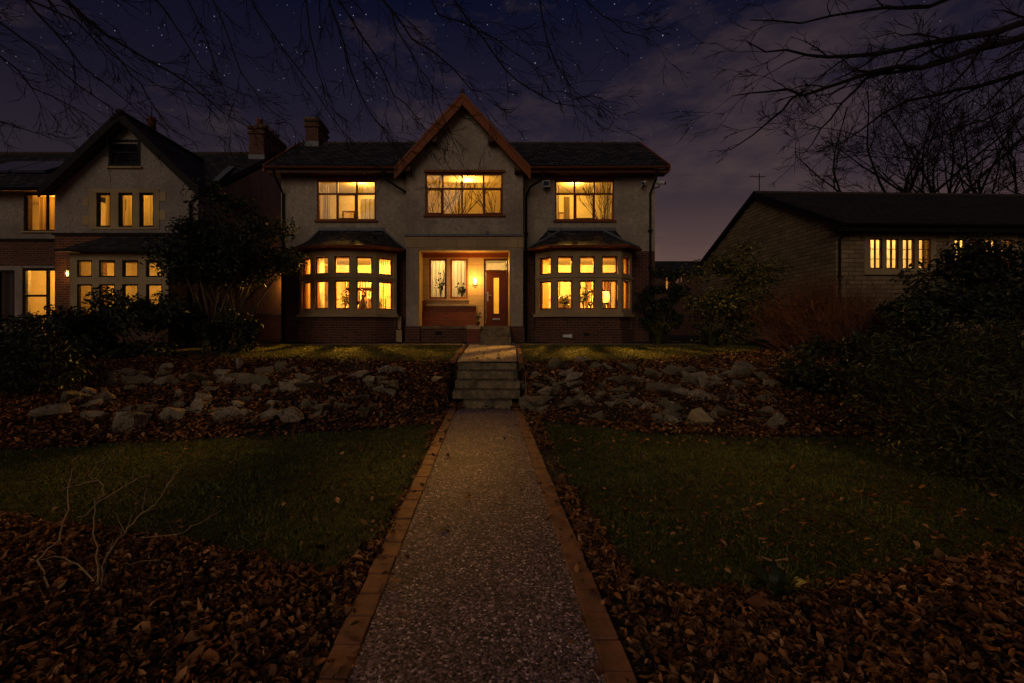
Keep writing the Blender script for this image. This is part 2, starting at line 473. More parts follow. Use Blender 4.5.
def gp(px, py): y = EYE * F / (py - CY); return (PX(px, y), y)
lawnL = [gp(*p) for p in ((435, 425), (426, 446), (409, 486), (388, 526), (354, 561), (325, 576), (295, 571), (265, 563), (225, 551), (200, 543), (170, 541), (120, 535), (75, 528))] + [(-4.4, 4.0), (-9, 4.4), (-9, 5.55)] + [gp(*p) for p in ((0, 452), (200, 440), (330, 433))]
lawnR = [gp(*p) for p in ((541, 421), (640, 434), (760, 439), (850, 438))] + [(6.5, 6.8), (6.8, 5.2), (5.2, 3.6)] + [gp(*p) for p in ((952, 563), (912, 570), (862, 578), (822, 590), (747, 593), (677, 588), (636, 580), (622, 556), (600, 528), (579, 500), (561, 468), (549, 440))]
flat('lawn', lawnL, lambda x, y: .006, M['turf'], 'lower lawn on the left of the gravel path', 'lawn')
flat('lawn', lawnR, lambda x, y: .006, M['turf'], 'lower lawn on the right of the gravel path', 'lawn')
upL = [(-.85, 10.26), (-3, 10.36), (-6.3, 10.76), (-6.8, 11.6), (-6.5, 13.25), (-.62, 13.25)]
upR = [(.82, 10.26), (3, 10.36), (5, 10.86), (7.7, 12.2), (7.5, 13.1), (6.5, 13.3), (.98, 13.3)]
flat('lawn', upL, lambda x, y: terr(y) + .006, M['turf'], 'narrow upper lawn below the bowed bay window', 'lawn')
flat('lawn', upR, lambda x, y: terr(y) + .006, M['turf'], 'narrow upper lawn below the canted bay window', 'lawn')
# flagged walk on the terrace and along the house front
flat('terrace_path', [(-.68, 10.2), (.66, 10.2), (.84, 13.95), (-.5, 13.95)], lambda x, y: terr(y) + .012, M['flags'], 'flagged walk from the stone steps to the front door', 'path')
flat('house_walk', [(-7.0, 13.3), (-.49, 13.3), (-.49, 14.75), (-7.0, 14.75)], lambda x, y: terr(y) + .008, M['flags'], 'flagged strip along the front of the house left of the door', 'path')
flat('house_walk', [(.83, 13.35), (6.2, 13.35), (6.2, 14.75), (.83, 14.75)], lambda x, y: terr(y) + .008, M['flags'], 'flagged strip along the front of the house right of the door', 'path')
# main path with a bowed far end
far = [(.55 * math.cos(a) * 1.0, 8.9 + .22 * math.sin(a)) for a in np.linspace(0, math.pi, 12)]
far = [(-.045 + x, y) for x, y in far]
flat('path', [(-.625, -8), (.53, -8), (.53, 8.8)] + far + [(-.625, 8.8)], lambda x, y: .03, M['path'], 'straight resin bound gravel path leading to the stone steps', 'path')
mb = MB()
for side in (-1, 1):
    y = -2.0
    while y < 8.95:
        L = .205 + random.uniform(-.004, .004)
        x0 = -.765 if side < 0 else .532
        w = .136; dx = random.uniform(-.005, .005); dz = random.uniform(-.006, .005)
        if y > 1.0 or True:
            mb.box(x0 + dx, x0 + w + dx, y, y + L, -.05, .043 + dz)
        y += L + .009
for side, (xa, xb) in ((-1, (-.79, -.61)), (1, (.76, .93))):
    y = 10.3
    while y < 13.1:
        x = xa + (xb - xa) * (y - 10.2) / 3.7 if side > 0 else xa + .18 * (y - 10.2) / 3.7
        z = float(terr(y))
        mb.box(x - .06, x + .05, y, y + .2, z - .05, z + .035 + random.uniform(0, .008)); y += .21
props(mb.build('path_edging', M['edging'], bevel=.008), 'single row of terracotta bricks edging the garden paths', 'kerb', kind='structure')

# stone steps
st = thing('garden_steps', (0, 9.7, 0), 'five worn sandstone slab steps climbing through the rockery', 'steps')
for i, (xa, xb, yf) in enumerate(((-.66, .65, 10.2), (-.67, .66, 9.94), (-.685, .69, 9.67), (-.72, .68, 9.4), (-.49, .5, 9.15))):
    zt = .88 - .176 * i
    m = MB()
    n = 14; f = []; b = []
    for k in range(n + 1):
        x = xa + (xb - xa) * k / n; e = random.uniform(-.035, .03)
        f.append((x, yf + e - .02)); b.append((x, yf + .36))
    pts = [(x, y, zt - .165) for x, y in f] + [(x, y + .01, zt + random.uniform(-.03, .004)) for x, y in f] + [(x, y, zt + .002) for x, y in b]
    fs = [(k, k + 1, n + 2 + k, n + 1 + k) for k in range(n)] + [(n + 1 + k, n + 2 + k, 2 * n + 3 + k, 2 * n + 2 + k) for k in range(n)]
    c = len(pts); pts += [(xa, yf + .36, zt - .165), (xb, yf + .36, zt - .165)]
    fs += [(0, n + 1, 2 * n + 2, c), (n, c + 1, 3 * n + 2, 2 * n + 1), (c, 2 * n + 2, 3 * n + 2, c + 1)]
    m.add(pts, fs); m.build('step_slab', M['stone_step'], st, bevel=.012)

# ------------------------------------------------------------------ building pieces
def front(yw):
    return lambda u, d, z: (u, yw - d, z)

def window_frame(tf, ua, ub, za, zb, cols=(), rows=(), fw=.055, d0=-.10, dep=.07, bar=.05, extra=()):
    """frame bars of one window in wall space; cols = u of mullions, rows = (u0,u1,z) transoms"""
    m = MB(tf)
    m.box(ua, ub, d0, d0 + dep, za, za + fw); m.box(ua, ub, d0, d0 + dep, zb - fw, zb)
    m.box(ua, ua + fw, d0, d0 + dep, za + fw, zb - fw); m.box(ub - fw, ub, d0, d0 + dep, za + fw, zb - fw)
    for c in cols: m.box(c - bar / 2, c + bar / 2, d0 + .002, d0 + dep - .002, za + fw, zb - fw)
    for a, b, z in rows: m.box(a, b, d0 + .004, d0 + dep - .004, z - bar / 2, z + bar / 2)
    for a, b, c, e in extra:                       # opening casements: an inner frame standing proud
        k = .035
        m.box(a, b, d0 + dep, d0 + dep + .018, c, c + k); m.box(a, b, d0 + dep, d0 + dep + .018, e - k, e)
        m.box(a, a + k, d0 + dep, d0 + dep + .018, c + k, e - k); m.box(b - k, b, d0 + dep, d0 + dep + .018, c + k, e - k)
    return m

def pane(tf, ua, ub, za, zb, d=-.07):
    m = MB(tf); m.box(ua + .02, ub - .02, d - .004, d, za + .02, zb - .02); return m

def window(parent, tf, ua, ub, za, zb, cols=(), rows=(), fmat='timber', sill=True, head=False, extra=(), fw=.055, d0=-.10, sillm='timber', bar=.05):
    w = window_frame(tf, ua, ub, za, zb, cols, rows, fw, d0, extra=extra, bar=bar).build('window', M[fmat], parent)
    pane(tf, ua, ub, za, zb, d0 + .03).build('pane', M['glass'], w)
    if sill:
        m = MB(tf); m.box(ua - .06, ub + .06, -.02, .07, za - .055, za - .003); m.build('sill', M[sillm], w)
    if head:
        m = MB(tf); m.box(ua - .04, ub + .06, -.02, .06, zb + .003, zb + .07); m.build('head', M[fmat], w)
    return w

def drape(tf, ua, ub, za, zb, d, folds=6, amp=.035, n=None):
    """a hanging cloth with vertical folds"""
    n = n or folds * 8
    m = MB(tf); t = .006
    pts = []
    ph = random.uniform(0, 6)
    for k in range(n + 1):
        u = ua + (ub - ua) * k / n
        dd = d + amp * math.sin(2 * math.pi * folds * k / n + ph) + random.uniform(-.004, .004)
        pts += [(u, dd, za), (u, dd, zb)]
    m.add(pts, [(2 * k, 2 * k + 2, 2 * k + 3, 2 * k + 1) for k in range(n)])
    return m

def lamp(parent_name, loc, power, rad=.06, colr=(1, .50, .11)):
    l = bpy.data.lights.new('room_light', 'POINT'); l.energy = power; l.color = colr; l.shadow_soft_size = rad
    o = bpy.data.objects.new('room_light', l); col.objects.link(o)
    o.location = Vector(loc) - ORG.get(parent_name.name, Vector((0, 0, 0))); o.parent = parent_name
    return o

def ceiling_shade(loc, label):
    t = thing('pendant_lamp', loc, label, 'lamp')
    m = MB(); m.tube([Vector(loc), Vector(loc) + Vector((0, 0, .35))], .008, 6); m.build('cord', M['black'], t)
    return t

# ------------------------------------------------------------------ the main house
YW, YC = 14.7, 14.1
GB = 1.15                      # wall foot, a little below the terrace
H = thing('detached_house', (-.6, 17, 1.24), 'large cream rendered house with red brick bays and a central gable over the front door', 'house')
tfW, tfC = front(YW), front(YC)
BAYL, BAYR = -4.385, 3.01
upwin = {'L': (-5.51, -3.60, 5.14, 6.46), 'R': (2.18, 4.09, 5.14, 6.46)}
# upper rendered walls
m = MB(); m.wall(tfW, -6.67, -2.52, 4.15, 6.9, [upwin['L']]); m.wall(tfW, 1.10, 5.41, 4.15, 6.9, [upwin['R']])
cw = (-1.93, .48, 5.16, 6.48)
m.wall(tfC, -2.52, 1.10, 4.57, 6.62, [cw], 0, .3)
apx = -.755
m.prism([(-2.52, YC, 6.62), (1.10, YC, 6.62), (1.10, YC, 6.72), (apx, YC, 8.62), (-2.52, YC, 6.72)], (0, .3, 0))
for x in (-2.52, .80): m.box(x, x + .3, YC + .302, YW + .3, 4.57, 6.62)
m.box(-6.67, -6.37, YW + .302, 19.2, 4.15, 6.62); m.box(5.11, 5.41, YW + .302, 19.2, 4.15, 6.62)
m.box(-6.67, 5.41, 19.2, 19.5, 4.15, 6.62)
for x in (-6.67, 5.11): m.prism([(x, 15.003, 6.625), (x, 19.2, 6.625), (x, 19.2, 6.8), (x, 16.9, 8.38), (x, 15.003, 7.08)], (.3, 0, 0))
m.build('wall', M['render'], H)
# lower brick walls
m = MB()
m.wall(tfW, -6.67, -2.52, GB, 4.147, [(BAYL - 1.33, BAYL + 1.33, 1.75, 3.95)])
m.wall(tfW, 1.10, 5.41, GB, 4.147, [(BAYR - 1.36, BAYR + 1.36, 1.75, 3.95)])
m.box(-6.67, -6.37, YW + .302, 19.2, GB, 4.147); m.box(5.11, 5.41, YW + .302, 19.2, GB, 4.147); m.box(-6.67, 5.41, 19.2, 19.5, GB, 4.147)
m.build('brick_wall', M['brick'], H)
# porch: piers, lintel, back wall
for a_, b_ in ((-2.52, -2.17), (.73, 1.10)):
    m = MB(); m.box(a_, b_, YC, YW + .3, 1.72, 4.15); m.build('porch_pier', M['render'], H)
m = MB(); m.box(-2.17, -2.11, YC - .012, YW + .15, 1.72, 4.06); m.box(.68, .73, YC - .012, YW + .15, 1.72, 4.06)
m.box(-2.168, .728, YC - .012, YC + .3, 4.06, 4.15)
m.build('porch_surround', M['stone'], H, bevel=.008)
m = MB(); m.box(-2.535, 1.115, YC - .015, YC + .32, 4.153, 4.5); m.build('porch_lintel', M['ashlar'], H, bevel=.01)
m = MB(); m.box(-2.56, 1.14, YC - .07, YC + .3, 4.503, 4.566)
m.box(-.05, .03, YC - .10, YC - .03, 4.57, 4.66); m.build('string_course', M['lead'], H)
for a_, b_ in ((-2.56, -2.10), (.69, 1.14)):
    m = MB(); m.box(a_, b_, YC - .03, YC + .35, GB, 1.717); m.build('pier_base', M['brick'], H)
m = MB(); m.box(-2.10, -.62, YC + .05, YC + .3, GB, 1.66)
m.build('plinth', M['brick'], H)
m = MB(); m.box(-1.62, -1.42, YC + .03, YC + .06, 1.44, 1.56); m.build('air_vent', M['black'], H)
m = MB(); m.box(-2.16, .72, YC + .04, 15.0, 1.66, 1.722); m.build('porch_floor', M['stone_step'], H)
m = MB(); m.box(-2.11, .68, YC + .32, 14.9, 4.09, 4.15); m.box(-2.11, .68, 14.80, 14.9, 3.96, 4.09)
m.build('porch_ceiling', M['timber'], H)
PB = front(14.9)
wA, wB, dO = (-1.92, -1.34, 2.62, 3.95), (-1.225, -.65, 2.62, 3.95), (-.12, .70, 1.725, 3.95)
m = MB(); m.wall(PB, -2.17, .73, 1.722, 4.15, [wA, wB, dO], 0, .2); m.build('porch_wall', M['ashlar'], H)
m = MB(); m.box(-2.09, -.38, 14.70, 14.897, 1.725, 2.36); m.box(-2.11, -1.99, 14.72, 14.897, 2.362, 2.55)
m.build('brick_panel', M['brick_red'], H)
m = MB(); m.box(-1.985, -.37, 14.66, 14.895, 2.363, 2.43); m.build('panel_coping', M['stone'], H, bevel=.008)
for w_ in (wA, wB):
    window(H, PB, *w_, sill=True, sillm='stone', fw=.065, d0=-.11)
# front door
df = window_frame(PB, dO[0], dO[1], dO[2], dO[3], (), [(dO[0] + .06, dO[1] - .06, 3.545)], .065, -.14, .09, .06)
dr = df.build('door_frame', M['timber_dark'], H)
pane(PB, -.06, .64, 3.57, 3.9, -.10).build('fanlight', M['glass'], dr)
m = MB(PB)
x0, x1, z0, z1 = -.045, .625, 1.735, 3.51
gx0, gx1, gz0, gz1 = .205, .375, 2.14, 3.32
m.wall(PB, x0, x1, z0, z1, [(gx0, gx1, gz0, gz1)], -.09, .045)
for z in (2.25, 2.55, 2.85, 3.15):
    m.box(x0 + .09, gx0 - .03, -.089, -.083, z, z + .012); m.box(gx1 + .03, x1 - .09, -.089, -.083, z, z + .012)
for a, b in ((gx0 - .025, gx0), (gx1, gx1 + .025)): m.box(a, b, -.09, -.075, gz0 - .025, gz1 + .025)
for a, b in ((gz0 - .025, gz0), (gz1, gz1 + .025)): m.box(gx0, gx1, -.09, -.075, a, b)
fd = m.build('front_door', M['door'], H, bevel=.003)
fg = new_mat('frosted_glass'); nt = fg[1]
tl = nt.nodes.new('ShaderNodeBsdfTranslucent'); tl.inputs[0].default_value = (.95, .78, .38, 1)
tr = nt.nodes.new('ShaderNodeBsdfTransparent'); tr.inputs[0].default_value = (.95, .8, .5, 1); mx = nt.nodes.new('ShaderNodeMixShader'); mx.inputs[0].default_value = .35
nt.links.new(tl.outputs[0], mx.inputs[1]); nt.links.new(tr.outputs[0], mx.inputs[2]); nt.links.new(mx.outputs[0], nt.nodes['Material Output'].inputs[0])
M['frost'] = fg[0]
pm = MB(PB); pm.box(gx0 - .01, gx1 + .01, -.115, -.109, gz0 - .01, gz1 + .01); pm.build('door_glass', M['frost'], fd)
pm = MB(PB)
pm.box(x0 + .03, x0 + .075, -.09, -.075, 2.55, 2.85)
pm.tube([(x0 + .05, 14.9 + .08, 2.74), (x0 + .05, 14.9 + .02, 2.74), (x0 + .16, 14.9 + .02, 2.74)], .012, 8)
hm = MB(); hm.box(x0 + .03, x0 + .075, 14.975, 14.99, 2.55, 2.85)
hm.tube([(x0 + .05, 14.98, 2.74), (x0 + .05, 14.93, 2.74), (x0 + .17, 14.93, 2.74)], .013, 8); hm.build('handle', M['metal'], fd)
hm = MB(); hm.box(.17, .41, 14.972, 14.99, 1.93, 1.99); hm.build('letterbox', M['metal'], fd)
# door steps
ds = thing('door_steps', (.2, 13.8, 1.24), 'three sandstone steps rising to the red brown front door', 'steps')
for i in range(3):
    m = MB(); z = 1.722 - .163 * (i + 1) + .16
    m.box(-.21, .69, 14.13 - .28 * i - .28 + .0, 14.13 - .28 * i - (.0 if i == 0 else -.0) - .002, GB, 1.715 - .163 * i)
    m.build('step_slab', M['stone_step'], ds, bevel=.012)
m = MB(); m.box(-.61, -.225, 13.62, 14.13, GB, 1.62); m.build('side_pillar', M['brick_red'], ds)
m = MB(); m.box(-.635, -.205, 13.6, 14.135, 1.622, 1.735); m.build('cap_stone', M['stone'], ds, bevel=.012)

# string of upper windows
def third(a, b, k): return a + (b - a) * k
for key in 'LR':
    a, b, c, e = upwin[key]
    c1, c2 = third(a, b, .335), third(a, b, .668); zt = c + (e - c) * .66
    window(H, tfW, a, b, c, e, (c1, c2), [(a + .05, b - .05, zt)], head=True, extra=[(c1 + .025, c2 - .025, c + .05, zt - .025)])
a, b, c, e = cw
c1, c2, c3 = a + .54, a + 1.14, b - .60; zt = c + (e - c) * .63
window(H, tfC, a, b, c, e, (c1, c2, c3), [(a + .05, b - .05, zt)], head=True, extra=[(a + .045, c1 - .02, c + .045, zt - .02), (c3 + .02, b - .045, c + .045, zt - .02)])

# roofs
EZ, EY, RZ, RY = 6.74, 14.2, 8.52, 16.9
XL, XR = -6.98, 5.68
m = MB(); m.slab((XL, EY, EZ), (XR, EY, EZ), (XR, RY, RZ), (XL, RY, RZ), .09); m.slab((XL, 19.6, EZ), (XR, 19.6, EZ), (XR, RY, RZ), (XL, RY, RZ), .09)
roof = m.build('roof', M['slate'], H)
m = MB(); x = XL
while x < XR - .1:
    m.tube([(x, RY, RZ - .02), (x + .41, RY, RZ - .02)], .085, 8); m.tube([(x + .40, RY, RZ - .015), (x + .45, RY, RZ - .015)], .1, 8); x += .45
m.build('ridge', M['clay'], roof)
GE, GA, GYF = 6.52, 8.72, 13.74
m = MB()
for s in (-1, 1):
    m.slab((apx + s * 2.02, GYF, GE), (apx + s * 2.02, 17.2, GE), (apx, 17.2, GA), (apx, GYF, GA), .1)
gr = m.build('gable_roof', M['slate'], H)
m = MB(); m.tube([(apx, GYF, GA - .01), (apx, 17.1, GA - .01)], .09, 8)
m.tube([(apx, GYF + .02, GA + .05), (apx, GYF + .02, GA + .18)], [.07, .03], 8); m.build('ridge', M['clay'], gr)
m = MB()
for s in (-1, 1):
    d = Vector((s * 2.02, 0, GE - GA)).normalized(); n = Vector((0, 0, 1)) - d * d.z; n.normalize()
    a = Vector((apx, GYF - .025, GA + .03)); b = Vector((apx + s * 2.06, GYF - .025, GE - .02))
    m.prism([a, b, b - Vector((0, 0, .36)), a - Vector((0, 0, .36))], (0, .05, 0))
    m.prism([a + Vector((0, -.02, 0.02)), b + Vector((0, -.02, .02)), b + Vector((0, -.02, -.09)), a + Vector((0, -.02, -.09))], (0, .018, 0))
m.build('bargeboard', M['timber'], H)
for s in (-1, 1):
    for k in (.42, .82):
        x = apx + s * 2.02 * k; z = GA + (GE - GA) * k - .42
        m = MB(); m.box(x - .07, x + .07, GYF + .03, YC, z - .07, z + .09); m.build('purlin_end', M['timber_dark'], H)
m = MB()   # soffit under the gable overhang
for s in (-1, 1):
    m.slab((apx + s * 1.98, GYF + .03, GE - .1), (apx + s * 1.98, YC - .002, GE - .1), (apx, YC - .002, GA - .14), (apx, GYF + .03, GA - .14), .02)
m.build('soffit', M['timber_dark'], H)
for a, b in ((XL, -2.72), (1.22, XR)):
    m = MB(); m.box(a + .02, b, EY + .05, EY + .08, 6.53, 6.655); m.box(a + .02, b, EY + .082, YW - .002, 6.55, 6.58); m.build('fascia', M['timber_dark'], H)
for x in (XL - .025, XR - .025):
    m = MB(); m.prism([(x, EY - .03, EZ + .02), (x, RY, RZ + .05), (x, RY, RZ - .2), (x, EY - .03, EZ - .2)], (.05, 0, 0)); m.build('verge_board', M['timber'], H)
def half_gutter(m, p, q, r=.06):
    p, q = Vector(p), Vector(q); d = (q - p).normalized(); s = d.cross(Vector((0, 0, 1))).normalized()
    n = 7; pts = []
    for e in (p, q):
        for k in range(n): 
            a = math.pi * k / (n - 1); pts.append(e + s * r * math.cos(a) - Vector((0, 0, 1)) * r * math.sin(a))
        for k in range(n):
            a = math.pi * (n - 1 - k) / (n - 1); pts.append(e + s * (r - .008) * math.cos(a) - Vector((0, 0, 1)) * (r - .008) * math.sin(a))
    N2 = 2 * n
    m.add(pts, [(k, (k + 1) % N2, N2 + (k + 1) % N2, N2 + k) for k in range(N2)])
for g_ in (((XL, EY - .02, 6.70), (-2.7, EY - .02, 6.68)), ((1.24, EY - .02, 6.68), (XR, EY - .02, 6.70))):
    m = MB(); half_gutter(m, *g_); m.build('gutter', M['brown_gutter'], H)
def downpipe(parent, pts, name='downpipe', mat='black', r=.036, clips=True):
    m = MB(); m.tube(pts, r, 8)
    if clips:
        a, b = Vector(pts[-2]), Vector(pts[-1]); k = 1
        L = (b - a).length
        while k * 1.2 < L:
            p = a + (b - a) * (k * 1.2 / L); m.box(p.x - .06, p.x + .06, p.y - .045, p.y + .06, p.z - .025, p.z + .025); k += 1
    return m.build(name, M[mat], parent, smooth=False)
downpipe(H, [(-6.72, EY - .02, 6.64), (-6.62, EY + .02, 6.36), (-6.58, YW - .06, 6.0), (-6.58, YW - .06, GB)])
downpipe(H, [(1.74, EY - .02, 6.64), (1.74, EY, 6.32), (1.36, YW - .3, 6.14), (1.24, YW - .06, 5.9), (1.24, YW - .06, GB)])
downpipe(H, [(5.3, EY - .02, 6.64), (5.28, EY + .06, 6.32), (5.24, YW - .06, 6.0), (5.24, YW - .06, GB)])
downpipe(H, [(-3.25, EY - .02, 6.64), (-3.22, EY + .06, 6.34), (-2.6, YW - .06, 6.02)], clips=False)
# chimney (> cap, pots)
def chimney(parent, x, y, zb, wx, wy, h, pots, mat='brick', flash=True):
    m = MB(); m.box(x, x + wx, y, y + wy, zb, zb + h)
    m.box(x - .05, x + wx + .05, y - .05, y + wy + .05, zb + h - .28, zb + h - .2)
    m.box(x - .05, x + wx + .05, y - .05, y + wy + .05, zb + h - .075, zb + h + .0)
    ch = m.build('chimney', M[mat], parent)
    m = MB(); m.box(x - .03, x + wx + .03, y - .03, y + wy + .03, zb + h + .002, zb + h + .07); m.build('cap', M['stone_step'], ch)
    if flash:
        m = MB(); m.box(x - .02, x + wx + .02, y - .02, y + wy + .02, zb, zb + .42); m.build('flashing', M['lead'], ch)
    for k in range(pots):
        m = MB(); m.lathe([(.13, 0), (.115, .08), (.11, .27), (.13, .30), (.125, .34), (.085, .34), (.085, .2)], (x + wx / 2, y + wy * (k + .5) / pots, zb + h + .07), 12)
        m.build('chimney_pot', M['pot'], ch, smooth=True)
    return ch
chimney(H, -6.62, 16.55, 8.05, .46, 1.0, 1.22, 0)
# interior rooms (real rooms behind the glass)
def rooms(parent, boxes, floor_boxes, name='interior', mat='plaster'):
    m = MB()
    for b in boxes: m.box(*b)
    m.build(name + '_wall', M[mat], parent)
    m = MB()
    for b in floor_boxes: m.box(*b)
    m.build(name + '_floor', M['carpet'], parent)
rooms(H, [(-6.36, -2.5, 18.2, 18.3, 1.7, 4.3), (1.1, 5.1, 18.2, 18.3, 1.7, 4.3), (-2.1, .7, 17.6, 17.7, 1.7, 4.3),
          (-2.47, -2.2, YW + .31, 19.1, 1.7, 4.3), (.78, 1.06, YW + .31, 19.1, 1.7, 4.3), (-6.36, 5.1, YW + .31, 19.1, 4.2, 4.3),
          (-2.2, .7, 15.11, 15.3, 4.1, 4.19), (-.42, -.3, 15.11, 17.6, 1.74, 4.15)], [(-6.36, 5.1, YW + .31, 19.1, 1.6, 1.7)], 'downstairs', 'wallpaper')
rooms(H, [(-6.36, 5.1, 17.6, 17.7, 4.6, 6.88), (-2.47, -2.25, YW + .31, 17.6, 4.6, 6.88), (.82, 1.06, YW + .31, 17.6, 4.6, 6.88),
          (-6.36, 5.1, YW + .31, 19.1, 6.9, 6.96), (-2.2, .78, YC + .31, YW + .3, 6.9, 6.96)],
      [(-6.36, 5.1, YW + .31, 17.6, 4.45, 4.58), (-2.2, .78, YC + .31, YW + .3, 4.5, 4.58)], 'upstairs', 'wallpaper_up')

# ---- bays
def bay(cxx, outline_front, name_label, mat_top=(-1.1, 1.1), bow=True):
    """outline_front: plan points (x, y) from the left wall end to the right wall end"""
    pts = [Vector((x, y)) for x, y in outline_front]
    stone, base, frames = MB(), MB(), []
    bw = None
    n = len(pts) - 1
    lights = []
    for i in range(n):
        p, q2 = pts[i], pts[i + 1]; L = (q2 - p).length; t = (q2 - p) / L
        nn = Vector((t.y, -t.x))                    # outward (towards -Y at the front)
        def tf(u, d, z, p=p, t=t, nn=nn): 
            r = p + t * u + nn * d; return (r.x, r.y, z)
        ret = i == 0 or i == n - 1
        if ret:
            base.wall(tf, 0, L, GB, 4.0, [], 0, .1)
            continue
        nl = max(1, round(L / .65)); pitch = L / nl; ops = []
        for k in range(nl):
            um = pitch * (k + .5)
            ops += [(um - .235, um + .235, 2.23, 3.10), (um - .235, um + .235, 3.30, 3.83)]
        stone.wall(tf, -.012, L + .012, 2.03, 4.0, ops, 0, .2)
        base.wall(tf, 0.01, L - .01, GB, 2.0, [], -.05, .2); base.wall(tf, -.012, L + .012, GB, 1.62, [], .03, .08)
        stone.box(-.03, L + .03, -.2, .08, 2.0, 2.10, tf)
        stone.box(-.012, L + .012, -.02, .035, 3.18, 3.23, tf)
        for o in ops: lights.append((tf, o))
    bwin = stone.build('bay_window', M['stone'], H, label=name_label)
    base.build('brick_base', M['brick'], bwin)
    for tf, o in lights:
        window_frame(tf, *o, fw=.04, d0=-.13, dep=.06).build('frame', M['timber'], bwin)
        pane(tf, *o, d=-.10).build('pane', M['glass'], bwin)
    # roof
    cen = Vector((cxx, YW))
    front_pts = [(cen + (p - cen) * 1.0 + (p - cen).normalized() * .24) for p in pts]
    front_pts[0].y = front_pts[-1].y = YW - .002
    if True:
        ev = [Vector((p.x, p.y, 4.16)) for p in front_pts]
        m = MB(); k = len(ev)
        tops = [Vector((cxx + mat_top[0] + (mat_top[1] - mat_top[0]) * i / (k - 1), YW - .002, 4.84)) for i in range(k)]
        # subdivide slope once so the skirt kicks slightly outwards
        mid = [(a * .5 + b * .5) - Vector((0, 0, .03)) for a, b in zip(ev, tops)]
        v = ev + mid + tops + [Vector((p.x, p.y, 4.10)) for p in ev]
        fs = []
        for i in range(k - 1):
            fs += [(i, i + 1, k + i + 1, k + i), (k + i, k + i + 1, 2 * k + i + 1, 2 * k + i), (3 * k + i, 3 * k + i + 1, i + 1, i)]
        fs.append(tuple(range(3 * k, 4 * k))[::-1])
        m.add(v, fs); m.build('bay_roof', M['slate'], bwin)
        m = MB(); m.box(cxx + mat_top[0] - .03, cxx + mat_top[1] + .03, YW - .06, YW - .003, 4.80, 4.9)
        for i in ((1, k - 2) if not bow else (0, k - 1)):
            m.tube([ev[i] + Vector((0, 0, .02)), mid[i] + Vector((0, 0, .02)), tops[i] + Vector((0, -.02, .0))], .035, 6)
        m.build('flashing', M['lead'], bwin)
        m = MB(); m.tube([Vector((p.x, p.y - .03, 4.09)) for p in ev[1:-1]], .055, 8)
        inn = [Vector((p.x, p.y, 4.0)) - (Vector((p.x - cen.x, p.y - cen.y, 0)).normalized() * .13) for p in ev]
        for a, b in zip(inn[:-1], inn[1:]): m.prism([a, b, b + Vector((0, 0, .1)), a + Vector((0, 0, .1))], (0, .03, 0))
        m.build('gutter', M['brown_gutter'], bwin)
    # floor and ceiling boards inside the bay
    poly = [(p.x, p.y + .06) for p in pts[1:-1]]
    m = MB(); m.prism([(x, y, 3.97) for x, y in poly] + [(pts[-1].x - .1, YW + .29, 3.97), (pts[0].x + .1, YW + .29, 3.97)], (0, 0, .04)); m.build('bay_ceiling', M['plaster'], bwin)
    m = MB(); m.prism([(x, y + .15, 2.06) for x, y in poly] + [(pts[-1].x - .1, YW + .29, 2.06), (pts[0].x + .1, YW + .29, 2.06)], (0, 0, .04))
    m.build('window_board', M['plaster'], bwin)
    return bwin
th = [-36, -18, 0, 18, 36]; Lf = .672
px_, py_ = 0, 0; plan = [(0, 0)]
for a in th: plan.append((plan[-1][0] + Lf * math.cos(R(a)), plan[-1][1] + Lf * math.sin(R(a))))
w = plan[-1][0]; mn = min(p[1] for p in plan)
plan = [(BAYL - w / 2 + x, 13.7 + y - mn) for x, y in plan]
planL = [(plan[0][0], YW - .003)] + plan + [(plan[-1][0], YW - .003)]
bay(BAYL, planL, 'bowed stone bay of five lights under a slate roof', (-1.02, 1.02))
L3 = .675; sd = R(47)
a0 = (BAYR - 1.5 * L3, 13.7); b0 = (BAYR + 1.5 * L3, 13.7)
dx, dy = .72 * math.cos(sd), .72 * math.sin(sd)
planR = [(a0[0] - dx, YW - .003), (a0[0] - dx, a0[1] + dy), a0, b0, (b0[0] + dx, b0[1] + dy), (b0[0] + dx, YW - .003)]
bay(BAYR, planR, 'canted stone bay of five lights under a slate roof', (-1.05, 1.1), bow=False)
# quoin blocks by the bays
m = MB()
for x in (BAYL + 1.40, BAYL - 1.64, BAYR + 1.39, BAYR - 1.64):
    m.box(x, x + .25, YW - .30, YW - .004, 1.62, 2.03) if x in (BAYL + 1.40,) else None
m.box(BAYL + 1.42, BAYL + 1.70, 14.27, 14.5, 1.2, 1.6)
m.build('quoin', M['stone'], H, bevel=.012)
# bay vents
m = MB(); m.box(2.9, 3.05, 13.655, 13.68, 1.42, 1.5); m.build('air_vent', M['black'], H)

# curtains and blinds: parts of the house windows they hang in
def hang(tf, args, mat, name='curtain', **kw):
    return drape(tf, *args, **kw).build(name, M[mat], H, smooth=True, uv=False)
hang(tfW, (-5.48, -5.25, 5.0, 6.42, -.45), 'net', folds=3)
hang(tfW, (-4.22, -3.62, 5.0, 5.95, -.42), 'net', folds=4)
hang(tfW, (2.55, 2.75, 4.9, 6.05, -.5), 'blind', folds=3)
hang(tfW, (2.2, 2.38, 4.9, 6.42, -.45), 'net', folds=2)
hang(tfW, (3.9, 4.07, 4.9, 6.42, -.45), 'net', folds=2)
hang(tfC, (-1.96, .5, 4.9, 6.42, -.75), 'blind', 'blind', folds=2, amp=.015)
hang(PB, (-1.95, -1.31, 2.5, 3.92, -.42), 'net', folds=5, amp=.02)
hang(PB, (-1.25, -.62, 2.5, 3.92, -.42), 'net', folds=5, amp=.02)

def bay_tf(p, q2):
    p, q2 = Vector(p), Vector(q2); t = (q2 - p).normalized(); nn = Vector((t.y, -t.x))
    return lambda u, d, z: ((p + t * u + nn * d).x, (p + t * u + nn * d).y, z)
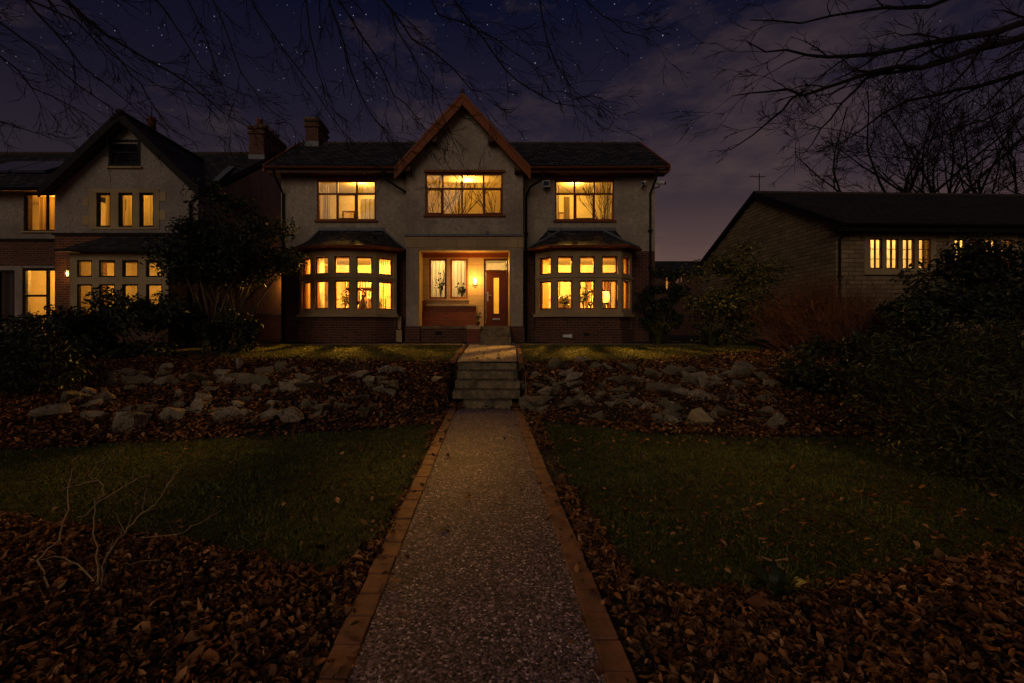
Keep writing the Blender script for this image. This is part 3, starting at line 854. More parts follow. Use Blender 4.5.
# vertical blind in the right-hand light of the bow, curtains elsewhere
vb = MB(bay_tf(planL[5], planL[6]))
for k in range(7): 
    vb.add([(.06 + k * .075, -.28 + .03, 2.1), (.06 + k * .075 + .062, -.28 - .01, 2.1), (.06 + k * .075 + .062, -.28 - .01, 3.85), (.06 + k * .075, -.28 + .03, 3.85)], [(0, 1, 2, 3)])
vb.build('vertical_blind', M['blind'], H, uv=False)
drape(bay_tf(planL[1], planL[2]), .1, .3, 2.1, 3.9, -.25, folds=3, amp=.03).build('curtain', M['curtain'], H, smooth=True, uv=False)
drape(bay_tf(planL[2], planL[3]), .02, .2, 2.1, 3.9, -.3, folds=3, amp=.03).build('curtain', M['net'], H, smooth=True, uv=False)
drape(bay_tf(planR[1], planR[2]), .08, .3, 2.1, 3.9, -.25, folds=3, amp=.03).build('curtain', M['curtain'], H, smooth=True, uv=False)
drape(bay_tf(planR[3], planR[4]), .36, .56, 2.1, 3.9, -.25, folds=3, amp=.03).build('curtain', M['curtain'], H, smooth=True, uv=False)

# ------------------------------------------------------------------ ornaments seen through the windows
def potted(name, loc, label, cat, nleaf=60, h=.5, spread=.25, lsize=(.12, .05), colr=(.05, .05, .015), potm='ceramic', potr=.1, poth=.16):
    t = thing(name, loc, label, cat)
    m = MB(); m.lathe([(potr * .7, 0), (potr, poth * .8), (potr * 1.08, poth), (potr * .9, poth), (potr * .85, poth * .8)], loc, 14); m.build('pot', M[potm], t, smooth=True)
    L = Vector(loc); sm = MB(); tips = []
    for k in range(12):
        a = random.uniform(0, 6.28); r = spread * random.uniform(.2, 1)
        tip = L + Vector((r * math.cos(a), r * math.sin(a), poth + h * random.uniform(.4, 1)))
        md = L + Vector((r * .35 * math.cos(a), r * .35 * math.sin(a), poth + h * .4))
        sm.tube([L + Vector((0, 0, poth * .8)), md, tip], [.007, .006, .003], 4); tips += [md, tip, (md + tip) / 2]
    sm.build('stem', M['stem'], t, uv=False)
    if nleaf:
        tp = np.array([tips[i % len(tips)] for i in range(nleaf)]) + rng.normal(0, spread * .22, (nleaf, 3))
        c = np.array(colr) * rng.uniform(.6, 1.4, (nleaf, 1))
        v, f, cc = leaf_arrays(tp, rng.normal(size=(nleaf, 3)), rng.uniform(.7, 1.2, nleaf) * lsize[0], rng.uniform(.8, 1.2, nleaf) * lsize[1], c)
        raw_mesh('foliage', v, f, 3, cc, M['leaf'], t)
    return t
SZ = 2.10
potted('house_plant', (BAYL - .42, 14.12, SZ), 'bushy house plant on the bowed bay sill behind the second light from the left', 'plant', 70, .5, .2)
potted('house_plant', (BAYL + .0, 14.05, SZ), 'arching house plant with long pale fronds behind the middle light of the bowed bay', 'plant', 60, .6, .28, (.2, .035), (.10, .075, .02))
potted('house_plant', (BAYR - .62, 14.1, SZ), 'large round leaved house plant behind the first front light of the canted bay', 'plant', 120, .42, .22, (.11, .07))
potted('house_plant', (BAYR - .0, 14.25, SZ), 'tall dark house plant with hanging leaves behind the middle light of the canted bay', 'plant', 110, .75, .24, (.16, .05))
t = thing('vase', (BAYL + .52, 14.1, SZ), 'brown teardrop vase on the bowed bay sill beside the vertical blind', 'vase')
m = MB(); m.lathe([(.06, 0), (.13, .1), (.14, .2), (.08, .38), (.035, .52), (.05, .58), (.03, .58)], (BAYL + .52, 14.1, SZ), 16); m.build('vase_body', M['ceramic'], t, smooth=True)
m = MB(); m.tube([Vector((BAYL + .52, 14.1, SZ + .5)) + Vector((.10 * math.sin(k * .9), 0, .06 * k)) for k in range(6)], [.03, .03, .025, .02, .015, .01], 8); m.build('neck', M['ceramic'], t, smooth=True)
t = thing('table_lamp', (BAYR + .62, 14.2, SZ), 'table lamp with cream drum shade behind the third front light of the canted bay', 'lamp')
m = MB(); m.lathe([(.09, 0), (.09, .02), (.03, .05), (.05, .16), (.03, .28), (.012, .3), (.012, .42)], (BAYR + .62, 14.2, SZ), 14); m.build('lamp_base', M['ceramic'], t, smooth=True)
m = MB(); c = Vector((BAYR + .62, 14.2, SZ + .36)); m.add([c + Vector((r * math.cos(a), r * math.sin(a), z)) for z, r in ((0, .19), (.34, .16)) for a in np.linspace(0, 2 * math.pi, 21)[:-1]], [(k, (k + 1) % 20, 20 + (k + 1) % 20, 20 + k) for k in range(20)])
m.build('lamp_shade', M['shade'], t, smooth=True)
for (x, y, lab, hh) in ((BAYR + .05, 13.98, 'small pale figurine on the canted bay sill in front of the tall dark plant', .26), (BAYL - .33, 13.96, 'small dark figurine on the bowed bay sill beside the bushy plant', .2)):
    t = thing('figurine', (x, y, SZ), lab, 'ornament')
    m = MB(); m.lathe([(.06, 0), (.065, .02), (.045, .05), (.06, hh * .4), (.04, hh * .65), (.03, hh * .72), (.045, hh * .85), (.02, hh)], (x, y, SZ), 12); m.build('figure', M['ceramic_pale' if hh > .22 else 'ceramic'], t, smooth=True)
# added branches standing in for tree reflections in the upper window glass
def reflection_twigs(x, y, z, label, seed, h=1.5, spread=.9, n=16):
    rnd = random.Random(seed)
    t = thing('reflection_branches', (x, y, z), label, 'ornament')
    m = MB(); m.lathe([(.07, 0), (.1, .1), (.09, .3), (.05, .4), (.06, .45), (.045, .45)], (x, y, z), 14); m.build('vase_body', M['ceramic'], t, smooth=True)
    m = MB()
    for k in range(n):
        a = rnd.uniform(-1, 1); p = Vector((x, y, z + .4)); d = Vector((a * .75, rnd.uniform(-.1, .1), 1)).normalized()
        def gr_(p, d, L, r, lv):
            pts = [p.copy()]
            for s in range(5):
                d = (d + Vector((rnd.uniform(-.16, .16), rnd.uniform(-.05, .05), rnd.uniform(-.05, .1)))).normalized(); p = p + d * L / 5; pts.append(p.copy())
                if lv and s > 0 and rnd.random() < .75:
                    dd = (d + Vector((rnd.uniform(-.6, .6), rnd.uniform(-.1, .1), .1))).normalized(); gr_(p, dd, L * .5, r * .6, lv - 1)
            m.tube(pts, [r * (1 - .14 * i) for i in range(6)], 4)
        gr_(p, d, h * rnd.uniform(.6, 1), .012, 2)
    m.build('branches', M['bark'], t, uv=False)
reflection_twigs(-.95, 14.66, 4.6, 'added vase of spreading branches in place of tree reflections, central upper window', 3, 1.6)
reflection_twigs(-1.65, 14.62, 4.6, 'added smaller branches in place of reflections, left side of the central upper window', 4, 1.4, n=8)
reflection_twigs(.25, 14.62, 4.6, 'added smaller branches in place of reflections, right side of the central upper window', 8, 1.2, n=8)
reflection_twigs(3.8, 15.15, 4.6, 'added vase of branches in place of reflections, right pane of the right upper window', 5, 1.6, n=14)
potted('house_plant', (-4.35, 15.25, 4.6), 'spiky house plant behind the middle casement of the left upper window', 'plant', 40, .75, .3, (.3, .03), (.06, .05, .02))
potted('house_plant', (-1.55, 15.15, 2.5), 'trailing house plant against the net curtain in the left porch window', 'plant', 80, .9, .2, (.1, .06), (.08, .07, .03))
potted('house_plant', (-.85, 15.15, 2.5), 'low house plant against the net curtain in the right porch window', 'plant', 60, .5, .22, (.12, .07), (.05, .045, .02))
# furniture deeper in the rooms
def bookcase(x, y, z, w, h, label, seed):
    rnd = random.Random(seed); t = thing('bookcase', (x, y, z), label, 'bookcase')
    m = MB(); m.box(x, x + .03, y, y + .3, z, z + h); m.box(x + w - .03, x + w, y, y + .3, z, z + h); m.box(x + .031, x + w - .031, y + .28, y + .3, z, z + h)
    n = 5
    for k in range(n): m.box(x + .031, x + w - .031, y + .005, y + .279, z + k * (h - .03) / (n - 1), z + k * (h - .03) / (n - 1) + .03)
    m.build('frame', M['timber_dark'], t)
    m = MB()
    for k in range(n - 1):
        u = x + .04
        while u < x + w - .1:
            b = rnd.uniform(.02, .05); hh = rnd.uniform(.5, .85) * (h / (n - 1) - .04)
            if rnd.random() < .85: m.cur = rnd.randrange(3); m.box(u, u + b, y + .04, y + .25, z + k * (h - .03) / (n - 1) + .031, z + k * (h - .03) / (n - 1) + .031 + hh)
            u += b + .003
    m.build('books', [M['pot'], M['ceramic'], M['ceramic_pale']], t)
def picture(x, y, z, w, h, label):
    t = thing('picture', (x, y, z), label, 'picture')
    m = MB(); m.wall(front(y), x, x + w, z, z + h, [(x + .05, x + w - .05, z + .05, z + h - .05)], .03, .03); m.build('frame', M['timber_dark'], t)
    m = MB(); m.box(x + .05, x + w - .05, y - .012, y - .002, z + .05, z + h - .05); m.build('print', M['flags'], t)
def armchair(x, y, z, label):
    t = thing('armchair', (x, y, z), label, 'armchair')
    m = MB(); m.box(x - .3, x + .3, y - .35, y + .3, z + .12, z + .44); m.build('seat', M['carpet'], t, bevel=.04)
    m = MB(); m.box(x - .34, x + .34, y - .5, y - .352, z + .12, z + 1.02); m.build('backrest', M['carpet'], t, bevel=.06)
    for s in (-1, 1):
        m = MB(); m.box(x + s * .36 - .055, x + s * .36 + .055, y - .34, y + .3, z + .06, z + .62); m.build('armrest', M['carpet'], t, bevel=.03)
        for yy in (y - .42, y + .24):
            m = MB(); m.tube([(x + s * .3, yy, z), (x + s * .3, yy, z + .12)], .025, 6); m.build('leg', M['timber_dark'], t)
bookcase(-5.6, 17.88, 1.7, 1.1, 2.1, 'tall dark bookcase at the back of the bowed bay room', 1)
bookcase(3.9, 17.88, 1.7, .9, 2.0, 'dark bookcase at the back right of the canted bay room', 2)
picture(-4.2, 18.19, 2.9, .8, .6, 'framed picture on the back wall of the bowed bay room')
picture(2.3, 18.19, 2.8, .6, .8, 'framed picture on the back wall of the canted bay room')
picture(-5.6, 17.59, 5.6, .5, .6, 'framed picture on the back wall of the left upper room')
picture(2.6, 17.59, 5.7, .55, .45, 'framed picture on the back wall of the right upper room')
armchair(-3.75, 15.9, 1.7, 'brown armchair with its back to the bowed bay window')
armchair(2.5, 15.9, 1.7, 'brown armchair with its back to the canted bay window')
potted('house_plant', (BAYL + .95, 14.3, SZ), 'small feathery house plant at the right end of the bowed bay sill', 'plant', 60, .45, .18, (.12, .03))
potted('house_plant', (BAYL - .85, 14.35, SZ), 'upright house plant at the left end of the bowed bay sill', 'plant', 50, .6, .15, (.14, .04), (.06, .055, .02))
potted('house_plant', (BAYR + .33, 14.0, SZ), 'low spreading house plant between the figurine and the table lamp', 'plant', 70, .22, .2, (.09, .05))
# porch plant on the ledge
potted('potted_plant', (-.30, 14.45, 1.725), 'small potted plant standing on the porch floor left of the front door', 'plant', 40, .3, .1, (.09, .035), (.10, .12, .06), 'ceramic', .07, .14)

# lights inside the main house
WARM = (1, .485, .075)
LP = [((BAYL - .7, 15.45, 4.1), 950), ((BAYL + .7, 15.45, 4.1), 950), ((BAYR - .7, 15.45, 4.1), 950), ((BAYR + .7, 15.45, 4.1), 950),
      ((-4.55, 16.3, 6.72), 215), ((-.72, 16.1, 6.75), 290), ((3.13, 16.3, 6.72), 225), ((-1.3, 16.3, 4.05), 270), ((.2, 16.3, 4.0), 240)]
for p, e in LP: lamp(H, p, e * (1.9 if e == 950 else 1), .10, (1, .60, .2) if e in (270, 240) else WARM)

# fittings on the outside of the house
t = thing('wall_lamp', (-.41, 14.9, 3.14), 'lit amber wall lamp on the sandstone between porch windows and front door', 'lamp')
m = MB(); m.box(-.45, -.37, 14.872, 14.898, 3.02, 3.22); m.tube([(-.41, 14.88, 3.06), (-.41, 14.80, 3.04), (-.41, 14.78, 3.10)], .012, 6); m.build('bracket', M['metal'], t)
m = MB(); m.lathe([(.03, 0), (.06, .03), (.065, .12), (.05, .19), (.02, .21)], (-.41, 14.78, 3.09), 14); m.build('lamp_shade', M['bulb'], t, smooth=True)
pl = bpy.data.lights.new('porch_light', 'POINT'); pl.energy = 52; pl.color = (1, .5, .1); pl.shadow_soft_size = .07
po = bpy.data.objects.new('porch_light', pl); col.objects.link(po); po.location = (0, -.42, .12); po.parent = t

t = thing('floodlight', (1.86, 14.66, 6.3), 'white square floodlight under the eaves beside the central gable', 'floodlight')
m = MB(); m.box(1.75, 1.98, 14.46, 14.56, 6.16, 6.36); m.build('housing', M['white'], t, bevel=.012)
m = MB(); m.box(1.77, 1.96, 14.452, 14.459, 6.185, 6.335); m.build('glass', M['lens'], t)
m = MB(); m.box(1.84, 1.89, 14.562, 14.698, 6.23, 6.29); m.box(1.83, 1.9, 14.5, 14.55, 6.09, 6.158); m.build('bracket', M['black'], t)
for (x, yaw, lab) in ((4.98, -.6, 'grey security camera angled to the left under the eaves at the right corner'), (5.5, .7, 'grey security camera angled to the right at the far right end of the eaves')):
    z = 6.28
    t = thing('security_camera', (x, 14.5, z), lab, 'camera')
    d = Vector((math.sin(yaw), -math.cos(yaw), -.35)).normalized(); c = Vector((x, 14.45, z))
    m = MB(); m.tube([c - d * .13, c + d * .16], .058, 12); m.build('camera_body', M['white'], t, smooth=False)
    m = MB(); m.tube([c + d * .161, c + d * .172], .045, 12); m.build('camera_lens', M['lens'], t)
    m = MB(); m.tube([c - d * .05, Vector((x, 14.6, z - .1)), Vector((min(x, 5.38), 14.69, z - .1))], .02, 6); m.build('bracket', M['black'], t)
# outside tap / vent cover at the foot of the canted bay
t = thing('flue_cover', (BAYR - .62, 13.6, 1.42), 'small grey flue terminal on the brick foot of the canted bay', 'vent')
m = MB(); m.box(BAYR - .75, BAYR - .55, 13.56, 13.665, 1.38, 1.46); m.tube([(BAYR - .52, 13.62, 1.36), (BAYR - .52, 13.62, 1.48)], .05, 10); m.build('cover', M['white'], t, bevel=.006)

# ------------------------------------------------------------------ left neighbour
LH = thing('neighbouring_house', (-13, 17, 1.24), 'grey rendered gabled house at the left with red brick band and slate roofs', 'house')
YG, YS = 14.3, 15.2
tfG, tfS = front(YG), front(YS)
ax = -11.28
m = MB()
three = [(-12.28, -11.84, 4.84, 5.91), (-11.59, -11.15, 4.84, 5.91), (-10.93, -10.49, 4.84, 5.91)]
att = (-11.9, -10.9, 6.73, 7.58)
m.wall(tfG, -13.6, -9.1, 4.65, 6.1, [(-12.5, -10.32, 4.78, 6.02)])
gab = []
zt = lambda x: 8.02 - abs(x - ax) * .94
# gable above eaves with the attic opening: two side pieces, below, above
m.prism([(-13.4, YG, 6.1), (att[0], YG, 6.1), (att[0], YG, zt(att[0])), (-13.4, YG, 6.1)][:3], (0, .3, 0))
m.prism([(att[1], YG, 6.1), (-9.2, YG, 6.1), (att[1], YG, zt(att[1]))], (0, .3, 0))
m.prism([(att[0], YG, 6.1), (att[1], YG, 6.1), (att[1], YG, 6.73), (att[0], YG, 6.73)], (0, .3, 0))
m.prism([(att[0], YG, 7.45), (att[1], YG, 7.45), (ax, YG, 8.02)], (0, .3, 0))
m.box(-9.4, -9.1, YG + .302, 15.2, 1.2, 6.1)
m.wall(tfS, -26, -13.6, 4.65, 6.25, [(-15.5, -14.3, 4.9, 6.18)])
m.build('wall', M['render_grey'], LH)
m = MB(); m.box(-9.35, -9.05, 15.202, 23.6, 1.15, 6.1); m.prism([(-9.35, 15.0, 6.105), (-9.35, 23.6, 6.105), (-9.35, 19.5, 8.85)], (.3, 0, 0)); m.box(-26, -9.05, 23.62, 23.9, 1.15, 6.1)
m.build('end_wall', M['render_grey'], LH)
m = MB(); m.wall(tfG, -13.6, -9.1, GB, 4.57, [(-12.2, -9.6, 1.9, 3.75)]); m.wall(tfS, -26, -13.6, 3.75, 4.57, [])
m.build('brick_band', M['brick'], LH)
m = MB(); m.wall(tfS, -26, -13.6, GB, 3.745, [(-15.55, -14.35, 1.3, 3.67), (-16.4, -15.8, 1.8, 3.6)]); m.build('ground_wall', M['render_grey'], LH)
m = MB(); m.box(-13.65, -9.05, YG - .06, YG + .3, 4.575, 4.645); m.box(-26, -13.6, YS - .06, YS + .28, 4.575, 4.645); m.build('string_course', M['black'], LH)
# stone surround of the three lights
m = MB(); m.wall(tfG, -12.52, -10.30, 4.76, 6.04, three, .02, .16)
for z in (4.9, 5.5): 
    m.box(-12.72, -12.52, -.1, .018, z, z + .3, tfG); m.box(-10.30, -10.1, -.1, .018, z + .15, z + .45, tfG)
m.build('stone_surround', M['stone'], LH, bevel=.01)
for o in three:
    w_ = window_frame(tfG, *o, fw=.05, d0=-.10).build('window', M['black_frame'], LH); pane(tfG, *o, d=-.07).build('pane', M['glass'], w_)
    drape(tfG, o[0] - .1, o[1] + .1, 4.7, 6.0, -.42, folds=3, amp=.03).build('curtain', M['blind'], w_, smooth=True, uv=False)
window(LH, tfG, *att, rows=[(att[0] + .05, att[1] - .05, 7.18)], fmat='black_frame', sillm='stone', fw=.08, d0=-.06)
m = MB(tfG); m.box(att[0] - .02, att[1] + .02, -.5, -.35, att[2] - .05, att[3] + .0); m.build('attic_screen', M['black'], LH)
window(LH, tfS, -15.5, -14.3, 4.9, 6.18, (-14.75,), (), 'black_frame', sillm='stone')
drape(tfS, -15.5, -14.3, 4.8, 6.2, -.5, folds=8, amp=.03).build('curtain', M['curtain'], LH, smooth=True, uv=False)
drape(tfS, -16.5, -15.7, 1.3, 3.7, -.3, folds=5, amp=.03).build('curtain', M['ceramic'], LH, smooth=True, uv=False)  # opaque dark cloth added so that this window stays unlit
w_ = window_frame(tfS, -15.55, -14.35, 1.3, 3.67, (-14.75,), [(-15.5, -14.8, 2.75)], .08, -.12, .08, .07).build('patio_door', M['black_frame'], LH); pane(tfS, -15.55, -14.35, 1.3, 3.67, -.08).build('pane', M['glass'], w_)
window(LH, tfS, -16.4, -15.8, 1.8, 3.6, (), (), 'black_frame', sillm='stone')
# bay of the neighbour
m = MB(); tfB = front(13.4)
bl = []
for a, b in ((-12.09, -11.65), (-11.44, -10.97), (-10.76, -10.29), (-10.06, -9.58)): bl += [(a, b, 1.95, 2.95), (a, b, 3.16, 3.66)]
m.wall(tfB, -12.3, -9.4, 1.75, 3.86, bl, 0, .12)
m.box(-12.3, -12.1, 13.522, 14.297, 1.75, 3.86); m.box(-9.6, -9.4, 13.522, 14.297, 1.75, 3.86)
nb = m.build('bay_window', M['stone'], LH)
m = MB(); m.box(-12.28, -9.42, 13.42, 14.297, GB, 1.747); m.build('brick_base', M['brick'], nb)
for o in bl:
    window_frame(tfB, *o, fw=.04, d0=-.09).build('frame', M['black_frame'], nb); pane(tfB, *o, d=-.06).build('pane', M['glass'], nb)
m = MB()
e = [(-12.5, 13.2, 3.92), (-9.2, 13.2, 3.92), (-9.2, 14.297, 3.92), (-12.5, 14.297, 3.92)]; tp = [(-11.9, 14.2, 4.52), (-9.8, 14.2, 4.52), (-9.8, 14.297, 4.52), (-11.9, 14.297, 4.52)]
m.add(e + tp, [(0, 1, 5, 4), (1, 2, 6, 5), (3, 0, 4, 7), (3, 2, 1, 0), (4, 5, 6, 7)]); m.build('bay_roof', M['slate'], nb)
m = MB(); m.box(-12.52, -9.18, 13.14, 13.21, 3.87, 3.95); m.build('gutter', M['black'], nb)
# roofs
m = MB(); m.slab((-26, 14.75, 6.22), (-9.0, 14.75, 6.22), (-9.0, 19.5, 9.15), (-26, 19.5, 9.15), .1); m.slab((-26, 24.2, 6.22), (-9.0, 24.2, 6.22), (-9.0, 19.5, 9.15), (-26, 19.5, 9.15), .1)
lr = m.build('roof', M['slate'], LH)
m = MB(); m.tube([(-26, 19.5, 9.15), (-9.0, 19.5, 9.15)], .09, 8); m.build('ridge', M['clay'], lr)
m = MB(); m.box(-9.06, -8.93, 14.7, 14.78, 6.0, 6.25)
for (ya, za, yb_, zb_) in ((14.7, 6.24, 19.5, 9.2),):
    m.prism([(-9.04, ya, za), (-9.04, yb_, zb_), (-9.04, yb_, zb_ - .2), (-9.04, ya, za - .2)], (.05, 0, 0))
m.build('verge', M['black_frame'], LH)
m = MB()
for s in (-1, 1):
    m.slab((ax + s * 2.42, 13.92, 5.98), (ax + s * 2.42, 18.5, 5.98), (ax, 18.5, 8.28), (ax, 13.92, 8.28), .12)
lg = m.build('gable_roof', M['slate'], LH)
m = MB()
for s in (-1, 1):
    a = Vector((ax, 13.89, 8.31)); b = Vector((ax + s * 2.46, 13.89, 5.96)); m.prism([a, b, b - Vector((0, 0, .3)), a - Vector((0, 0, .3))], (0, .05, 0))
m.tube([(ax, 13.9, 8.28), (ax, 18, 8.28)], .09, 8)
m.build('bargeboard', M['black_frame'], lg)
for dx_, y_ in ((.28, 14.9), (-.75, 15.6)):
    m = MB(); m.lathe([(.13, 0), (.11, .3), (.13, .33), (.09, .33)], (ax + dx_, y_, 8.22 if dx_ > 0 else 7.85), 12); m.build('chimney_pot', M['pot'], lg, smooth=True)
m = MB(); m.slab((-8.98, 15.2, 6.6), (-9.2, 15.2, 6.6), (-9.7, 17.0, 7.72), (-9.45, 17.0, 7.72), .02); m.build('valley_flashing', M['lead'], LH)
m = MB(); n_ = Vector((0, -.525, .851)) * .08
for i in range(2):
    a = -18.4 + i * 1.3
    pts = [Vector((a, 16.35, 7.22)), Vector((a + 1.22, 16.35, 7.22)), Vector((a + 1.22, 17.7, 8.05)), Vector((a, 17.7, 8.05))]
    m.prism([p_ + n_ * .4 for p_ in pts], n_)
m.build('roof_light', M['panel'], LH)
half = MB(); half_gutter(half, (-26, 14.68, 6.2), (-13.7, 14.68, 6.2)); half.build('gutter', M['black'], LH)
downpipe(LH, [(-9.0, 14.5, 6.1), (-9.02, 14.3, 5.85), (-9.3, 14.23, 5.6), (-9.3, 14.23, GB)])
# stepped chimney on the end wall
chimney(LH, -9.75, 18.6, 8.35, .62, 2.0, 1.55, 4, flash=True)
rooms(LH, [(-13.5, -9.5, 17.2, 17.3, 1.7, 6.5), (-26, -13.5, 17.2, 17.3, 1.2, 6.5), (-13.62, -13.45, 14.61, 17.2, 1.3, 6.2), (-26, -9.45, 15.51, 17.2, 6.35, 6.42), (-26, -13.65, 15.51, 17.2, 4.1, 4.2), (-13.4, -9.45, 14.61, 17.2, 4.1, 4.2), (-13.4, -9.45, 14.61, 15.5, 6.12, 6.2), (-9.5, -9.36, 15.21, 17.2, 1.2, 6.1), (-17.6, -17.5, 15.51, 17.2, 1.2, 6.3),
            (-12.1, -9.6, 13.61, 14.6, 3.87, 3.90)],
      [(-26, -13.6, 15.51, 17.2, 1.2, 1.28), (-13.4, -9.45, 14.61, 17.2, 1.6, 1.7), (-26, -9.45, 15.51, 17.2, 4.5, 4.58), (-13.4, -9.45, 14.61, 15.5, 4.5, 4.58)])
for p, e in (((-11.3, 15.7, 5.9), 130), ((-10.9, 15.3, 3.8), 190), ((-15.0, 16.4, 6.1), 130), ((-15.0, 16.3, 3.9), 320)): lamp(LH, p, e, .1, WARM)
def lantern(name, x, y, z, label, energy, wall=(0, 1)):
    t = thing(name, (x, y, z), label, 'lamp')
    m = MB(); m.box(x - .06, x + .06, y - .06, y + .06, z + .14, z + .17); m.box(x - .05, x + .05, y - .05, y + .05, z - .12, z - .10)
    for sx in (-1, 1):
        for sy in (-1, 1): m.box(x + sx * .045 - .006, x + sx * .045 + .006, y + sy * .045 - .006, y + sy * .045 + .006, z - .10, z + .14)
    m.tube([(x, y, z + .17), (x, y, z + .26), (x + wall[0] * .18, y + wall[1] * .18, z + .26)], .012, 6); m.build('lantern_frame', M['black'], t)
    m = MB(); m.lathe([(.02, -.08), (.03, 0), (.02, .08)], (x, y, z), 10); m.build('lamp_bulb', M['bulb'], t, smooth=True)
    l = bpy.data.lights.new('lantern_light', 'POINT'); l.energy = energy; l.color = (1, .42, .07); l.shadow_soft_size = .05
    l.color = (1, .42, .07) if wall[1] else (1, .30, .035)
    o = bpy.data.objects.new('lantern_light', l); col.objects.link(o); o.parent = t; o.location = (-wall[0] * .12, -wall[1] * .12, 0)
lantern('wall_lantern', -13.0, 14.08, 3.35, 'black wall lantern lit on the brick beside the left house bay', 10)
lantern('wall_lantern', -8.86, 20.3, 3.6, 'wall lantern behind the tree lighting the end wall of the left house', 24, (-1, 0))
# low wall and post between the houses
t = thing('garden_wall', (-8, 17.4, 1.24), 'low red brick wall with white gate post between the two left houses', 'wall')
m = MB(); m.box(-9.0, -6.9, 17.3, 17.52, 1.15, 2.15); m.build('brick_wall', M['brick_red'], t)
m = MB(); m.box(-9.0, -6.9, 17.27, 17.55, 2.152, 2.22); m.build('coping', M['stone_step'], t)
m = MB(); m.box(-7.45, -7.33, 17.1, 17.22, 1.15, 2.5); m.build('post', M['white'], t)

# ------------------------------------------------------------------ bungalow at the right (local coordinates, turned a little)
BG = thing('bungalow', (11.1, 14.5, 1.24), 'long low buff stone bungalow with dark tiled roof at the right', 'bungalow', local=True, rz=R(2.2))
def tfL(u, d, z): return (u, -d, z)
ez, rz_ = 3.8, 5.95
wins = [(1.05, 3.2, 2.22, 3.36), (3.85, 5.95, 2.22, 3.36)]
m = MB(); m.wall(tfL, 0, 16, -.3, ez, wins)
m.box(0, .3, .302, 8, -.3, ez); m.prism([(0, 0, ez + .003), (0, 8, ez + .003), (0, 4, rz_ - .1)], (.3, 0, 0)); m.box(0, 16, 8.02, 8.3, -.3, ez)
m.build('wall', M['bungalow'], BG)
for wn in wins:
    a, b, c, e = wn; n_ = 4; pitch = (b - a) / n_
    ops = [(a + pitch * k + .065, a + pitch * (k + 1) - .065, c + .1, e - .08) for k in range(n_)]
    m = MB(); m.wall(tfL, a - .12, b + .12, c - .1, e + .12, ops, .025, .12); m.box(a - .15, b + .15, -.05, .07, c - .1, c + .0, tfL); ss = m.build('stone_surround', M['stone'], BG, bevel=.01)
    for o in ops:
        um = (o[0] + o[1]) / 2
        w_ = window_frame(tfL, *o, cols=(um,), rows=[(o[0] + .04, o[1] - .04, o[2] + (o[3] - o[2]) * k) for k in (.33, .66)], fw=.03, d0=-.07, bar=.015).build('window', M['timber_dark'], BG)
        pane(tfL, *o, d=-.04).build('pane', M['glass'], w_)
    drape(tfL, a - .1, b + .38, c - .2, e + .1, -.55, folds=9, amp=.03).build('curtain', M['net'], BG, smooth=True, uv=False)
m = MB(); m.slab((-.12, -.45, ez - .12), (16.4, -.45, ez - .12), (16.4, 4, rz_), (-.12, 4, rz_), .1); m.slab((-.12, 8.45, ez - .12), (16.4, 8.45, ez - .12), (16.4, 4, rz_), (-.12, 4, rz_), .1)
br_ = m.build('roof', M['tile'], BG)
m = MB(); x = -.12
while x < 16.2: m.tube([(x, 4, rz_ - .02), (x + .43, 4, rz_ - .02)], .09, 8); x += .45
m.build('ridge', M['clay'], br_)
m = MB()
for ya, yb_ in ((-.5, 4), (8.5, 4)):
    a = Vector((-.16, ya, ez - .13)); b = Vector((-.16, yb_, rz_ + .03)); m.prism([a, b, b - Vector((0, 0, .22)), a - Vector((0, 0, .22))], (.05, 0, 0))
m.box(-.28, 16.3, -.43, -.40, ez - .38, ez - .2); m.box(-.28, 16.3, -.398, -.005, ez - .3, ez - .27)
m.build('bargeboard', M['black_frame'], BG)
m = MB(); half_gutter(m, (-.3, -.5, ez - .16), (16.4, -.5, ez - .16)); m.build('gutter', M['black'], BG)
downpipe(BG, [(.2, -.5, ez - .2), (.14, -.42, ez - .36), (.08, -.06, ez - .55), (.08, -.06, -.2)])
rooms(BG, [(.4, 15.9, 3.4, 3.5, 0, 3.4), (.4, 15.9, .31, 3.4, 3.66, 3.72), (3.5, 3.6, .31, 3.4, 0, 3.3), (6.6, 6.7, .31, 3.4, 0, 3.3), (.31, .4, .31, 3.4, 0, 3.3)], [(.31, 15.9, .31, 3.4, -.1, 0)])
for p in ((2.1, 1.8, 2.9), (5.1, 1.8, 2.9)): lamp(BG, (p[0], p[1], 3.5), 430, .1, (1, .55, .14))
t = thing('tv_aerial', (11.02, 18.4, 7.2), 'thin television aerial on the gable end of the bungalow roof', 'aerial')
m = MB(); m.tube([(11.02, 18.45, 7.1), (11.02, 18.45, 7.95)], .018, 6); m.build('mast', M['black'], t)
m = MB(); m.tube([(10.55, 18.3, 7.78), (11.3, 18.5, 7.84)], .012, 5)
for k in range(7): x = 10.6 + k * .1; m.tube([(x, 18.32 + k * .025 - .12, 7.79), (x, 18.32 + k * .025 + .12, 7.79)], .007, 4)
m.build('antenna', M['black'], t)
